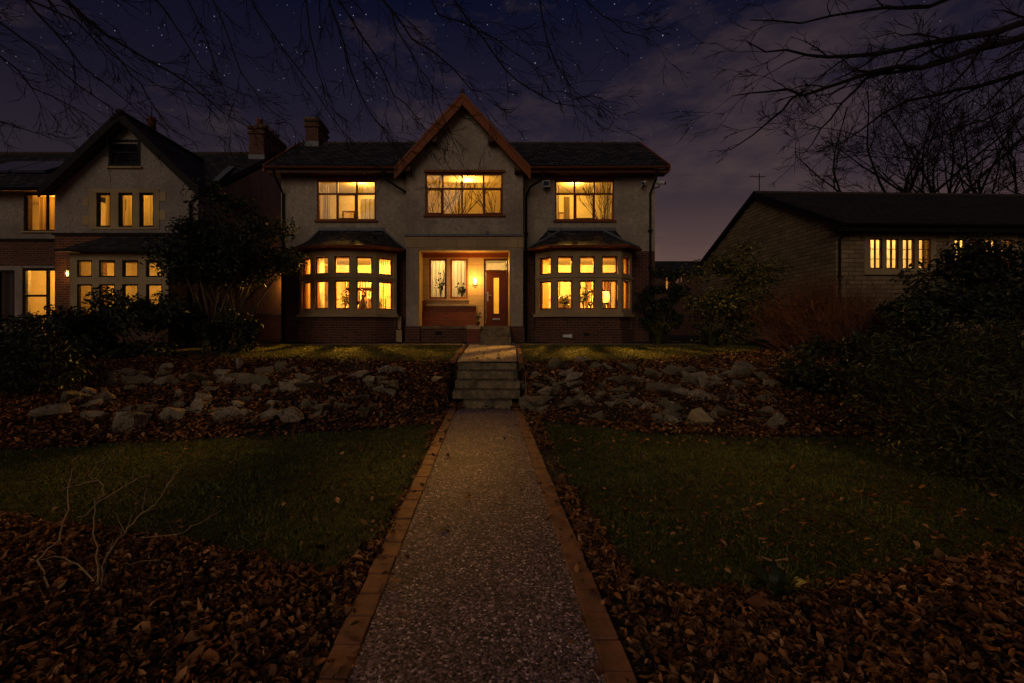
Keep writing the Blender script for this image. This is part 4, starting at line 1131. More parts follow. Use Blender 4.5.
# far low building in the gap
FB = thing('outbuilding', (12, 31, 1.24), 'distant dark low building with lit slit windows seen past the house corner', 'building')
tfF = front(31)
m = MB(); sl = [(PX(666, 31), PX(669.5, 31), PZ(292, 31), PZ(276, 31)), (PX(676, 31), PX(678.5, 31), PZ(284, 31), PZ(272, 31)), (PX(680, 31), PX(682, 31), PZ(282, 31), PZ(272, 31))]
m.wall(tfF, 9, 22, 1.1, 5.6, sl, 0, .3); m.box(9, 22, 36.7, 37, 1.1, 5.6); m.box(9, 9.3, 31.3, 36.7, 1.1, 5.6); m.box(21.7, 22, 31.3, 36.7, 1.1, 5.6)
m.build('wall', M['brick'], FB)
m = MB(); m.slab((8.6, 30.6, 5.5), (22.4, 30.6, 5.5), (22.4, 34, 6.75), (8.6, 34, 6.75), .12); m.slab((8.6, 37.4, 5.5), (22.4, 37.4, 5.5), (22.4, 34, 6.75), (8.6, 34, 6.75), .12); m.build('roof', M['slate'], FB)
for s_ in sl:
    w_ = window_frame(tfF, *s_, fw=.02).build('window', M['white'], FB); pane(tfF, *s_).build('pane', M['glass'], w_)
rooms(FB, [(9.4, 21.6, 33, 33.1, 1.3, 5.4), (9.4, 21.6, 31.31, 33, 5.3, 5.4)], [(9.4, 21.6, 31.31, 33, 1.1, 1.2)])
lamp(FB, (12.8, 32.3, 4.6), 26, .1, (1, .42, .12))

# ------------------------------------------------------------------ rocks
def rock(px, py, wpx, kind, label, seed):
    rnd = random.Random(seed)
    p = ground_hit(px, py + wpx * .12); s = wpx * p.y / F * .64
    bm = bmesh.new()
    ex = (rnd.uniform(.95, 1.25), rnd.uniform(.7, 1.0), rnd.uniform(.55, .85))
    for k in range(8):
        v = Vector((rnd.gauss(0, 1), rnd.gauss(0, 1), rnd.gauss(0, 1))).normalized() * rnd.uniform(.85, 1.05)
        bm.verts.new((v.x * ex[0] * s, v.y * ex[1] * s, v.z * ex[2] * s))
    bmesh.ops.convex_hull(bm, input=bm.verts)
    for v in [v for v in bm.verts if not v.link_faces]: bm.verts.remove(v)
    bmesh.ops.bevel(bm, geom=list(bm.edges), offset=s * .035, segments=1, affect='EDGES', profile=.6)
    bmesh.ops.triangulate(bm, faces=bm.faces)
    bmesh.ops.subdivide_edges(bm, edges=[e for e in bm.edges if e.calc_length() > s * .25], cuts=2, use_grid_fill=True)
    for v in bm.verts:
        q_ = Vector(v.co) * (1.6 / s) + Vector((seed, 0, 0)); v.co += v.co.normalized() * noise.noise(q_) * s * .10 + v.co.normalized() * noise.noise(q_ * 3.5) * s * .05
    me = bpy.data.meshes.new('rock'); bm.to_mesh(me); bm.free()
    me.materials.append(M[kind])
    o = bpy.data.objects.new('rock', me); col.objects.link(o)
    o.location = p + Vector((0, 0, s * ex[2] * .2)); o.rotation_euler = (rnd.uniform(-.25, .25), rnd.uniform(-.3, .3), rnd.uniform(-.5, .5))
    return props(o, label, 'rock', 'stones of the rockery')
RL = [(430, 150, 58), (385, 170, 52), (330, 155, 46), (270, 188, 84), (210, 175, 50), (120, 165, 70), (590, 170, 62), (500, 168, 54), (640, 175, 66), (545, 168, 40), (800, 160, 54), (450, 85, 64), (380, 92, 54), (290, 102, 34), (230, 88, 50), (505, 96, 50), (565, 96, 64), (680, 110, 64), (795, 76, 66), (738, 92, 36), (975, 90, 26), (240, 130, 56), (175, 128, 60), (850, 90, 36), (640, 62, 40), (545, 130, 44), (705, 165, 40)]
RR = [(185, 80, 46), (125, 92, 54), (305, 102, 52), (250, 99, 40), (372, 120, 46), (490, 102, 44), (545, 102, 46), (602, 112, 58), (485, 136, 50), (540, 132, 42), (612, 142, 36), (398, 155, 64), (442, 166, 54), (300, 155, 44), (395, 183, 44), (515, 178, 64), (580, 176, 44), (390, 234, 46), (424, 238, 44), (500, 232, 66), (556, 218, 50), (368, 205, 44), (75, 190, 66), (42, 148, 34), (75, 120, 34), (78, 145, 34), (32, 102, 30), (20, 122, 24), (12, 150, 26), (155, 202, 46), (675, 244, 66), (740, 110, 54), (45, 182, 28)]
ORD = ['first', 'second', 'third', 'fourth', 'fifth', 'sixth', 'seventh', 'eighth', 'ninth', 'tenth', 'eleventh', 'twelfth', 'thirteenth', 'fourteenth']
def place_rocks(lst, sc, ox, oy, side, seed0):
    spec = []
    ys_ = sorted(r[1] for r in lst)
    bands = [ys_[len(ys_) // 3], ys_[2 * len(ys_) // 3]]
    for i, (a, b, w_) in enumerate(lst):
        row = 'top' if b < bands[0] else 'middle' if b < bands[1] else 'bottom'
        spec.append([ox + a / sc, oy + b / sc, w_ / sc, row, i])
    for row in ('top', 'middle', 'bottom'):
        rs = sorted([s for s in spec if s[3] == row], key=lambda s: abs(s[0] - 487))
        for k, s in enumerate(rs):
            kind = 'rock' if (s[2] > 20 or s[4] % 3) and side == 'left' and row == 'bottom' else ('rock', 'rock_dark', 'rock_dark')[s[4] % 3]
            tone = {'rock': 'pale grey', 'rock_dark': 'dark mossy'}[kind]
            if side == 'left' and s[4] == 20: kind, tone = 'rock_yellow', 'small yellow'
            if side == 'right' and s[4] in (31, 19): kind, tone = 'rock_yellow', 'yellowish'
            size = '' if 'small' in tone else ('large ' if s[2] > 23 else 'small ' if s[2] < 14 else '')
            rock(s[0], s[1], s[2], kind, f'{size}{tone} rock, {ORD[k]} from the steps in the {row} row, {side} rockery', seed0 + s[4])
def extra_stones(n, x0, x1, side, seed):
    rnd = random.Random(seed)
    for k in range(n):
        px = rnd.uniform(x0, x1); py = rnd.uniform(368, 414 if side == 'left' else 420)
        if side == 'left' and py < 362 + (x1 - px) * .02: continue
        o = rock(px, py, rnd.uniform(9, 22), rnd.choice(('rock', 'rock_dark')), f'small jagged stone wedged among the larger rocks of the {side} rockery', seed + k)
        o['group'] = f'small jagged stones of the {side} rockery'
extra_stones(80, 70, 400, 'left', 700)
extra_stones(80, 522, 775, 'right', 800)
place_rocks(RL, 2.226, 0, 340, 'left', 100)
place_rocks(RR, 2.626, 510, 330, 'right', 300)

# ------------------------------------------------------------------ fallen leaves and grass
def in_poly(x, y, poly):
    poly = np.array(poly); inside = np.zeros(len(x), bool); j = len(poly) - 1
    for i in range(len(poly)):
        xi, yi = poly[i]; xj, yj = poly[j]
        c = ((yi > y) != (yj > y)) & (x < (xj - xi) * (y - yi) / (yj - yi + 1e-12) + xi)
        inside ^= c; j = i
    return inside
def wob(x, y, s, k=0):
    return np.array([noise.noise(Vector((a * s, b * s, 5 + k))) for a, b in zip(x, y)])
PAL = np.array([(.24, .085, .026), (.33, .14, .048), (.15, .052, .02), (.42, .20, .08), (.085, .034, .018), (.2, .085, .038), (.29, .10, .026), (.05, .026, .015)])
def litter(n, x0, x1, y0, y1, size, dens, pile=.05):
    x = rng.uniform(x0, x1, n); y = rng.uniform(y0, y1, n)
    keep = rng.uniform(0, 1, n) < dens(x, y); x, y = x[keep], y[keep]
    z = gz_np(x, y) + rng.uniform(.004, pile, len(x))
    z = np.where((np.abs(x + .045) < .735) & (y < 9.1), rng.uniform(.05, .06, len(x)), z)
    return np.stack([x, y, z], 1), np.exp(rng.normal(-.05, .32, len(x))) * size
def dens_all(x, y):
    w = wob(x, y, 2.3) * .07 + wob(x, y, 6.0, 4) * .05
    lawn = in_poly(x + w, y + w * .6, lawnL) | in_poly(x + w, y + w * .6, lawnR)
    path = (np.abs(x + .045) < .73) & (y < 9.1)
    steps = (np.abs(x) < .7) & (y > 9.05) & (y < 10.3)
    up = (y > np.interp(x, YT[:, 0], YT[:, 1]) + w * .3)
    d = np.ones(len(x))
    d = np.where(lawn, (.010 + .016 * (x > 0)) + .05 * np.clip(wob(x, y, .8, 9) - .1, 0, 1), d)
    # leaves thin out at the lawn's path edge and gather there
    d = np.where(path, .0026 + .012 * (np.abs(x + .045) > .5) + .02 * (np.abs(x + .045) > .6), d); d = np.where(steps, .03, d); d = np.where(up, .012, d)
    clump = wob(x, y, 1.1, 3)
    d = np.where(d > .9, np.clip(.78 + clump * .7, .25, 1), d)
    return d
P1, S1 = litter(78000, -4.2, 4.2, 1.2, 4.6, .044, dens_all)
P1b, S1b = litter(20000, -9, 9, 3.2, 6.6, .05, dens_all)
P2, S2 = litter(110000, -9, 9.5, 6.0, 12.2, .07, dens_all, .09)
sx = np.sign(rng.uniform(-1, 1, 900)); P3 = np.stack([sx * rng.uniform(.47, .9, 900) - .01, rng.uniform(9.0, 9.42, 900), rng.uniform(.01, .11, 900)], 1); S3 = rng.uniform(.05, .09, 900)
P4 = np.stack([rng.uniform(-.66, .66, 160), rng.choice([9.02, 9.3, 9.53, 9.8, 10.05], 160) + rng.uniform(0, .09, 160), np.zeros(160)], 1)
P4[:, 2] = .006 + np.select([P4[:, 1] < 9.12, P4[:, 1] < 9.4, P4[:, 1] < 9.66, P4[:, 1] < 9.92], [.035, .18, .355, .53], .705)
def litter_mesh(LPnt, LS, curled):
    n = len(LPnt)
    nr = np.stack([rng.normal(0, .6, n), rng.normal(0, .6, n), np.ones(n)], 1)
    cc = PAL[rng.choice(len(PAL), n, p=[.13, .14, .16, .09, .17, .14, .07, .10])] * rng.uniform(.35, 1.6, (n, 1)) * np.array([1, 1.06, 1.08])
    v, f, c = (curled_leaf_arrays(LPnt, nr, LS * 1.1, LS * rng.uniform(.34, .6, n), cc) if curled else leaf_arrays(LPnt, nr, LS, LS * rng.uniform(.42, .62, n), cc, .35))
    v[:, 2] = np.maximum(v[:, 2], gz_np(v[:, 0], v[:, 1]) + .003)
    return v, f, c
A = litter_mesh(np.concatenate([P1, P1b]), np.concatenate([S1, S1b]), True)
B = litter_mesh(np.concatenate([P2, P3, P4]), np.concatenate([S2, S3, rng.uniform(.04, .07, 160)]), False)
v, f, c = np.concatenate([A[0], B[0]]), np.concatenate([A[1], B[1] + len(A[0])]), np.concatenate([A[2], B[2]])
lo = raw_mesh('fallen_leaves', v, f, 3, c, M['dead'], kind='stuff')
props(lo, 'carpet of brown and orange fallen leaves over borders and rockery', 'leaves')

def grass(poly, n, h, zf, label, cols):
    a = np.array(poly); x = rng.uniform(a[:, 0].min(), a[:, 0].max(), n); y = rng.uniform(a[:, 1].min(), a[:, 1].max(), n)
    k = in_poly(x, y, poly); x, y = x[k], y[k]; m_ = len(x)
    pn = wob(x, y, 1.3, 11) + .6 * wob(x, y, 4.5, 12); z = zf(x, y); H_ = rng.uniform(.4, 1.3, m_) * h * (1 + .9 * np.clip(pn, -.6, 1))
    ang = rng.uniform(0, 2 * np.pi, m_); w = .006
    lean = rng.normal(0, .55, (m_, 2)) * H_[:, None]
    b1 = np.stack([x - np.cos(ang) * w, y - np.sin(ang) * w, z], 1); b2 = np.stack([x + np.cos(ang) * w, y + np.sin(ang) * w, z], 1)
    tp_ = np.stack([x + lean[:, 0], y + lean[:, 1], z + H_], 1)
    v = np.stack([b1, b2, tp_], 1).reshape(-1, 3); fc = np.arange(m_ * 3)
    cc = np.array(cols)[rng.integers(0, len(cols), m_)] * rng.uniform(.5, 1.4, (m_, 1)) * (1 + .8 * np.clip(pn, -.6, .8))[:, None]
    props(raw_mesh('grass', v, fc, 3, np.repeat(cc, 3, 0), M['blade'], kind='stuff'), label, 'grass')
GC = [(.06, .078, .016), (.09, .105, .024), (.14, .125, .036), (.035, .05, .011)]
GY = [(.12, .112, .02), (.17, .15, .03), (.2, .165, .04), (.085, .083, .016)]  # dry yellow grass, brightened further to make up for weak window light
grass(lawnL, 70000, .03, lambda x, y: np.zeros(len(x)) + .006, 'short damp grass of the lower left lawn', GC)
grass(lawnR, 70000, .03, lambda x, y: np.zeros(len(x)) + .006, 'short damp grass of the lower right lawn', GC)
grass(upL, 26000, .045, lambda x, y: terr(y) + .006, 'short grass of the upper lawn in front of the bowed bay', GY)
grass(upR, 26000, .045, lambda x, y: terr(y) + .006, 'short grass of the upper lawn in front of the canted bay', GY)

# ------------------------------------------------------------------ shrubs
def shrub(name, c, rad, n, leaf, cols, label, cat='shrub', clumps=26, stems=14, seed=1, flat_bottom=.6, up=.5, base=None, shell=.55, stem_r=.022, stem_mat='stem'):
    r_ = np.random.default_rng(seed); rnd = random.Random(seed)
    c = np.array(c, float); rad = np.array(rad, float)
    bz = gz(c[0], c[1]) if base is None else base
    t = thing(name, (c[0], c[1], bz), label, cat)
    d = r_.normal(size=(clumps, 3)); d /= np.linalg.norm(d, axis=1, keepdims=True)
    d[:, 2] = np.where(d[:, 2] < -flat_bottom * 2, d[:, 2] * .4, d[:, 2])
    rr = r_.uniform(.45, .95, (clumps, 1)); cc = c + d * rr * rad
    cr = r_.uniform(.22, .42, clumps) * rad.mean()
    k = r_.integers(0, clumps, n)
    o = r_.normal(size=(n, 3)); o /= np.linalg.norm(o, axis=1, keepdims=True)
    o *= (r_.uniform(0, 1, (n, 1)) ** .45)
    pts = cc[k] + o * cr[k][:, None] * np.array([1.15, 1.15, .8])
    pts[:, 2] = np.maximum(pts[:, 2], bz + .03)
    nrm = o * 1.0 + r_.normal(0, .6, (n, 3)) + np.array([0, 0, up])
    tone = r_.uniform(.7, 1.3, clumps)[k][:, None] * r_.uniform(.6, 1.35, (n, 1))
    colv = np.array(cols)[r_.integers(0, len(cols), n)] * tone
    L = r_.uniform(.65, 1.25, n) * leaf[0]
    v, f, cv = leaf_arrays(pts, nrm, L, L * leaf[1], colv, .3)
    raw_mesh('foliage', v, f, 3, cv, M['leaf'], t)
    m = MB()
    for s in range(stems):
        e = Vector(cc[rnd.randrange(clumps)]); b = Vector((c[0] + rnd.uniform(-.22, .22) * rad[0], c[1] + rnd.uniform(-.22, .22) * rad[1], bz - .05))
        md = b.lerp(e, .5) + Vector((rnd.uniform(-.12, .12), rnd.uniform(-.12, .12), rnd.uniform(0, .15))) * rad.mean()
        p1 = b.lerp(md, .5) + Vector((rnd.uniform(-.05, .05), rnd.uniform(-.05, .05), 0)) * rad.mean()
        m.tube([b, p1, md, md.lerp(e, .6), e], [stem_r, stem_r * .85, stem_r * .65, stem_r * .4, stem_r * .2], 5)
    m.build('stem', M[stem_mat], t, uv=False)
    return t
DG = [(.022, .03, .012), (.03, .042, .016), (.016, .022, .01), (.045, .055, .02)]
YGc = [(.27, .21, .045), (.2, .165, .038), (.10, .095, .024), (.33, .25, .055)]
OL = [(.05, .052, .02), (.035, .04, .016), (.07, .06, .025), (.022, .026, .012)]
# right side
shrub('climbing_shrub', (5.5, 14.25, 2.35), (.7, .45, 1.35), 4200, (.10, .55), DG, 'dark climbing shrub against the right corner of the house', seed=11)
shrub('yellow_green_shrub', (7.35, 13.6, 2.65), (1.5, 1.0, 1.8), 10500, (.10, .5), YGc + YGc + DG, 'tall yellow green shrub beside the right end of the upper lawn', seed=12, clumps=34)
shrub('rhododendron', (12.0, 10.6, 2.58), (2.0, 1.2, 1.6), 8500, (.17, .36), OL, 'large dark rhododendron hiding part of the bungalow windows', seed=13, clumps=36, stems=18)
shrub('evergreen_shrub', (10.1, 10.2, 1.75), (1.35, .9, .95), 4600, (.14, .38), DG, 'low dark evergreen shrub below the rhododendron', seed=14)
shrub('spreading_conifer', (6.3, 5.6, .9), (1.8, 1.65, .9), 14000, (.10, .2), OL + YGc[2:3], 'wide tall spreading conifer on the far right side of the lower lawn', 'shrub', 60, 26, 15, up=.8)
shrub('spreading_conifer', (5.75, 4.5, .42), (1.35, 1.15, .5), 5200, (.085, .2), OL + YGc[2:3], 'low spreading conifer drooping over the lawn nearest the camera at the right', 'shrub', 40, 22, 18, up=.8)
shrub('ground_cover_shrub', (6.6, 8.2, .95), (1.3, .9, .55), 3600, (.14, .42), OL, 'low leafy shrub on the leaf covered bank behind the spreading conifer', seed=16, up=.9)
# left side
shrub('small_tree', (-7.05, 12.2, 3.6), (1.95, 1.2, 1.75), 12500, (.14, .42), DG, 'multi stemmed evergreen small tree between the two houses', 'tree', 44, 26, 21, stem_r=.05, flat_bottom=.0)
shrub('rhododendron', (-8.8, 11.2, 1.6), (1.85, 1.1, 1.05), 7500, (.16, .36), DG, 'dark rhododendron in front of the left house bay', seed=22, clumps=36)
shrub('rhododendron', (-10.7, 10.9, 1.35), (1.5, 1.0, .55), 4000, (.16, .36), DG, 'dark rhododendron at the left edge below the patio door', seed=23)
shrub('evergreen_shrub', (-8.5, 8.4, .95), (1.5, 1.0, .8), 6500, (.11, .3), DG + OL[:1], 'dense low evergreen shrub at the left edge of the rockery', seed=24, clumps=40)
shrub('evergreen_shrub', (-6.6, 11.7, 1.5), (.9, .7, .6), 2600, (.11, .45), DG, 'small dark evergreen shrub at the left end of the upper lawn', seed=25)
# red twiggy shrub
def twiggy(c, rad, h, n, label, seed):
    rnd = random.Random(seed); bz = gz(c[0], c[1]); t = thing('twiggy_shrub', (c[0], c[1], bz), label, 'shrub')
    m = MB()
    for k in range(n):
        a = rnd.uniform(0, 6.28); r0 = rnd.uniform(0, .65); r1 = r0 + rnd.uniform(.05, .5)
        hh = h * rnd.choice((rnd.uniform(.3, .8), rnd.uniform(.6, 1.05))) * (1 - .35 * r1)
        b = Vector((c[0] + rad[0] * r0 * math.cos(a), c[1] + rad[1] * r0 * math.sin(a), 0)); b.z = gz(b.x, b.y) - .03
        e = Vector((c[0] + rad[0] * r1 * math.cos(a) + rnd.gauss(0, .28), c[1] + rad[1] * r1 * math.sin(a), b.z + hh))
        pts = [b]; 
        for s in (.25, .5, .75): pts.append(b.lerp(e, s) + Vector((rnd.gauss(0, .11), rnd.gauss(0, .08), .06 * hh * math.sin(s * 3.14))))
        pts.append(e); m.tube(pts, [.008, .007, .006, .005, .003], 3, cap=False)
        for j in range(2):
            p = pts[rnd.choice((1, 2, 3))]; q_ = p + Vector((rnd.gauss(0, .3), rnd.gauss(0, .2), rnd.uniform(-.05, .4)))
            m.tube([p, p.lerp(q_, .5) + Vector((rnd.gauss(0, .03), 0, .02)), q_], [.005, .004, .003], 3, cap=False)
    m.build('stem', M['twig'], t, uv=False)
twiggy((8.7, 11.7), (1.75, .9), 2.45, 1300, 'bare red brown twiggy shrub right of the upper lawn', 31)
def strappy(c, h, n, label, seed, colr):
    rnd = random.Random(seed); bz = gz(c[0], c[1]); t = thing('strap_leaved_plant', (c[0], c[1], bz), label, 'plant')
    V, Fc, C_ = [], [], []
    for k in range(n):
        a = rnd.uniform(0, 6.28); L = h * rnd.uniform(.6, 1.15); out = rnd.uniform(.15, .75) * L; w = rnd.uniform(.018, .035)
        d = Vector((math.cos(a), math.sin(a), 0)); s = Vector((-d.y, d.x, 0)); tone = rnd.uniform(.6, 1.4); b = len(V)
        for i in range(6):
            u = i / 5; p = Vector((c[0], c[1], bz)) + d * (.06 + out * u ** 1.5) + Vector((0, 0, L * (u - .45 * u ** 2.6)))
            ww = w * (1 - u ** 2) + .002
            V += [p - s * ww, p + s * ww]; C_ += [[x * tone for x in colr]] * 2
        for i in range(5): Fc += [b + 2 * i, b + 2 * i + 1, b + 2 * i + 3, b + 2 * i + 2]
    raw_mesh('foliage', np.array(V), np.array(Fc), 4, np.array(C_), M['leaf'], t)
strappy((5.0, 13.3), 1.15, 110, 'clump of strap leaves at the right foot of the canted bay', 41, (.07, .075, .025))
strappy((6.35, 12.9), 1.0, 80, 'clump of strap leaves in front of the yellow green shrub', 42, (.06, .066, .025))
strappy((1.75, 2.75), .22, 26, 'tiny grassy tuft among the fallen leaves right of the path', 43, (.04, .05, .015))

# bare dry sapling at the lower left
def sapling(base, limbs, label):
    t = thing('dry_sapling', base, label, 'plant'); m = MB()
    for pts, r in limbs:
        P0 = [Vector(p) for p in pts]; ext = [P0[0] * 2 - P0[1]] + P0 + [P0[-1] * 2 - P0[-2]]; pts = []
        rr_ = random.Random(int(P0[0].x * 1000))
        for i in range(len(P0) - 1):
            a_, b_, c_, d_ = ext[i:i + 4]
            for u in (0, .25, .5, .75):
                pts.append(.5 * (2 * b_ + (c_ - a_) * u + (2 * a_ - 5 * b_ + 4 * c_ - d_) * u * u + (3 * b_ - a_ - 3 * c_ + d_) * u ** 3) + Vector((rr_.gauss(0, .006), rr_.gauss(0, .006), rr_.gauss(0, .006))))
                if rr_.random() < .35:
                    e_ = pts[-1] + Vector((rr_.uniform(-.12, .12), rr_.uniform(-.1, .1), rr_.uniform(0, .14)))
                    m.tube([pts[-1], pts[-1].lerp(e_, .5) + Vector((rr_.gauss(0, .01), 0, .01)), e_], [r * .3, r * .25, r * .15], 3)
        pts.append(P0[-1])
        m.tube(pts, [1.0 * r * (1 - .6 * i / (len(pts) - 1)) for i in range(len(pts))], 4)
    m.build('stem', M['deadtwig'], t, uv=False)
Y0 = 3.0
def q3(px, py, y=Y0): return P(px, py, y)
b = gp(98, 592)
sapling((b[0], b[1], 0), [
    ([(b[0], b[1], -.05), q3(97, 555, 2.85), q3(96, 525, 2.9), q3(95, 500, 2.95)], .008),
    ([q3(95, 502, 2.95), q3(105, 492), q3(98, 480), q3(90, 476)], .006), ([q3(98, 480), q3(75, 485), q3(60, 490)], .004), ([q3(90, 476), q3(98, 462), q3(104, 458)], .004),
    ([q3(80, 518, 2.9), q3(100, 502), q3(128, 484), q3(150, 474)], .005),
    ([q3(36, 560, 2.8), q3(58, 540, 2.85), q3(65, 510, 2.9), q3(72, 470), q3(78, 455)], .006),
    ([q3(118, 540, 2.9), q3(125, 532), q3(142, 512), q3(158, 500), q3(168, 485), q3(178, 472)], .006), ([q3(142, 512), q3(145, 490), q3(146, 480)], .003), ([q3(168, 485), q3(177, 470)], .004),
    ([q3(125, 532), q3(112, 510)], .004), ([q3(118, 540, 2.9), q3(105, 560, 2.85), (b[0] + .02, b[1], .03)], .007),
    ([q3(45, 575, 2.75), q3(57, 605, 2.7), q3(60, 640, 2.45), q3(78, 663, 2.3)], .006), ([q3(36, 560, 2.8), q3(45, 575, 2.75)], .006),
    ([q3(140, 538), q3(175, 535), q3(195, 525), q3(222, 510)], .003), ([(b[0] - .02, b[1] + .02, .0), q3(70, 560, 2.85), q3(36, 560, 2.8)], .006),
    ([(b[0] + .03, b[1] + .1, 0), q3(125, 565), q3(160, 560)], .004)],
    'bare dry sapling with pale thin stems among leaves at the lower left')
# fallen stick on the right lawn
t = thing('fallen_stick', (*gp(775, 570), .02), 'short forked fallen stick lying on the lower right lawn', 'stick')
a_, b_ = gp(762, 560), gp(790, 578); m = MB(); m.tube([(a_[0], a_[1], .02), ((a_[0] + b_[0]) / 2, (a_[1] + b_[1]) / 2 + .03, .035), (b_[0], b_[1], .02)], [.008, .012, .01], 5)
m.tube([((a_[0] + b_[0]) / 2, (a_[1] + b_[1]) / 2 + .03, .035), (gp(788, 566)[0], gp(788, 566)[1], .05)], [.008, .004], 5); m.build('stem', M['deadtwig'], t, uv=False)

# ------------------------------------------------------------------ bare trees
def grow(m, rnd, p, d, L, r, lv, grav=(0, 0, 0), wig=.18, kids=(3, 5), spread=.75, rmin=.004, flat=1.0):
    n = max(3, int(4 + lv)); pts = [p.copy()]; rs = [r]
    d = d.normalized(); dirs = [d]
    for i in range(n):
        d = (d + Vector((rnd.gauss(0, wig), rnd.gauss(0, wig), rnd.gauss(0, wig))) + Vector(grav) * .25).normalized()
        p = p + d * (L / n); pts.append(p.copy()); dirs.append(d); rs.append(max(rmin, r * (1 - .75 * (i + 1) / n)))
    m.tube(pts, rs, 5 if r > .04 else 4 if r > .015 else 3, cap=False)
    if lv <= 0: return
    for k in range(rnd.randint(*kids)):
        u = rnd.uniform(.2, .95); i = min(n - 1, int(u * n)); q_ = pts[i].lerp(pts[i + 1], u * n - i)
        ax_ = Vector((rnd.gauss(0, 1), rnd.gauss(0, 1), rnd.gauss(0, 1))); dd = dirs[i]
        side = (ax_ - dd * ax_.dot(dd)).normalized(); side.y *= flat
        grow(m, rnd, q_, dd + side * spread * rnd.uniform(.6, 1.2), L * rnd.uniform(.38, .62), max(rmin, rs[i] * .6), lv - 1, grav, wig, kids, spread, rmin, flat)

def limb(m, rnd, pts, r0, r1, lv, step, L, grav, spread=.7, rmin=.004):
    pts = [Vector(p) for p in pts]; out = []
    for a, b in zip(pts[:-1], pts[1:]):
        k = max(2, int((b - a).length / .35))
        for i in range(k): out.append(a.lerp(b, i / k) + Vector((rnd.gauss(0, .018), rnd.gauss(0, .018), rnd.gauss(0, .018))))
    out.append(pts[-1]); n = len(out)
    rs = [r0 + (r1 - r0) * i / (n - 1) for i in range(n)]
    m.tube(out, rs, 6 if r0 > .05 else 5, cap=False)
    acc = 0
    for i in range(1, n):
        seg = out[i] - out[i - 1]; acc += seg.length
        if acc > step:
            acc = rnd.uniform(-.3, .3) * step; d = seg.normalized()
            ax_ = Vector((rnd.gauss(0, 1), rnd.gauss(0, .7), rnd.gauss(0, 1))); side = (ax_ - d * ax_.dot(d)).normalized()
            grow(m, rnd, out[i], d + side * spread * rnd.uniform(.6, 1.1), L * rnd.uniform(.5, 1.1), max(rmin, rs[i] * .55), lv, grav, .16, (2, 4), .65, rmin)

def bare_tree(base, label, parts, trunk_pts, trunk_r):
    t = thing('bare_tree', base, label, 'tree')
    m = MB(); m.tube(trunk_pts, trunk_r, 10); m.build('trunk', M['bark'], t)
    return t
# right foreground tree: trunk beyond the right edge of the frame
rnd = random.Random(51)
tb = Vector((11.2, 6.2, 0))
T1 = bare_tree((11.2, 6.2, 0), 'leafless tree beyond the right edge whose boughs reach across the upper right sky', None,
               [tb - Vector((0, 0, .1)), tb + Vector((.05, 0, 2)), tb + Vector((-.1, .2, 4.2)), tb + Vector((0, .4, 6.5)), tb + Vector((.2, .6, 9))], [.36, .29, .25, .19, .1])
m = MB(); Yb = 7.0
def Q(px, py, y=7.0): return P(px, py, y)
G1 = (-.05, 0, -.12)
limb(m, rnd, [tb + Vector((-.1, .2, 4.4)), Q(1100, 12, 6.8), Q(1024, 24), Q(940, 41), Q(877, 53), Q(826, 58), Q(785, 53), Q(748, 42)], .085, .008, 2, .26, 1.15, G1)
limb(m, rnd, [Q(1100, 12, 6.8), Q(1024, 36, 7.1), Q(921, 68, 7.2), Q(871, 72, 7.2), Q(804, 93, 7.2), Q(770, 90, 7.2), Q(732, 96, 7.2)], .06, .007, 2, .26, 1.0, G1)
limb(m, rnd, [Q(921, 68, 7.2), Q(871, 74, 7.3), Q(842, 104, 7.3), Q(822, 130, 7.4), Q(800, 158, 7.5)], .03, .006, 2, .4, .9, (-.1, 0, -.2))
limb(m, rnd, [Q(804, 93, 7.2), Q(783, 108, 7.2), Q(763, 128, 7.2), Q(740, 143, 7.2), Q(718, 152, 7.2)], .022, .005, 2, .35, .7, (-.1, 0, -.1))
limb(m, rnd, [tb + Vector((0, .4, 6)), Q(1080, -60, 7), Q(1000, -20), Q(930, 5), Q(860, 10), Q(800, 22), Q(750, 20)], .07, .007, 2, .45, 1.1, G1)
limb(m, rnd, [Q(1060, 60, 7.6), Q(980, 85, 8), Q(910, 100, 8), Q(860, 130, 8), Q(830, 150, 8.2)], .045, .006, 2, .4, 1.0, (-.1, 0, -.1))
limb(m, rnd, [tb + Vector((0, .3, 3.6)), Q(1060, 60, 7.6), Q(1010, 110, 7.8), Q(950, 130, 8), Q(890, 160, 8.2)], .06, .006, 2, .42, 1.0, G1)
m.build('bough', M['bark'], T1, uv=False)
# trees behind the bungalow
for (px, y, h, seed, lab) in ((905, 30, 15, 61, 'leafless tree with forked crown rising behind the middle of the bungalow roof'), (952, 31, 16, 62, 'tallest leafless tree standing behind the bungalow roof'), (1002, 33, 15, 63, 'leafless tree behind the right end of the bungalow roof')):
    rnd = random.Random(seed); b = Vector((PX(px, y), y, 1.24))
    T = bare_tree(tuple(b), lab, None, [b - Vector((0, 0, .2)), b + Vector((.1, 0, 3.5)), b + Vector((-.1, .1, 7))], [.26, .21, .16])
    m = MB(); top = b + Vector((-.1, .1, 7))
    for k in range(9):
        a = k / 9 * 6.28 + rnd.uniform(-.3, .3)
        grow(m, rnd, top - Vector((0, 0, rnd.uniform(0, 2.2))), Vector((math.cos(a) * .62, math.sin(a) * .5, 1.0)), h * rnd.uniform(.5, .75), .11, 4, (0, 0, .05), .14, (3, 4), .75, .014)
    m.build('crown', M['bark'], T, uv=False)
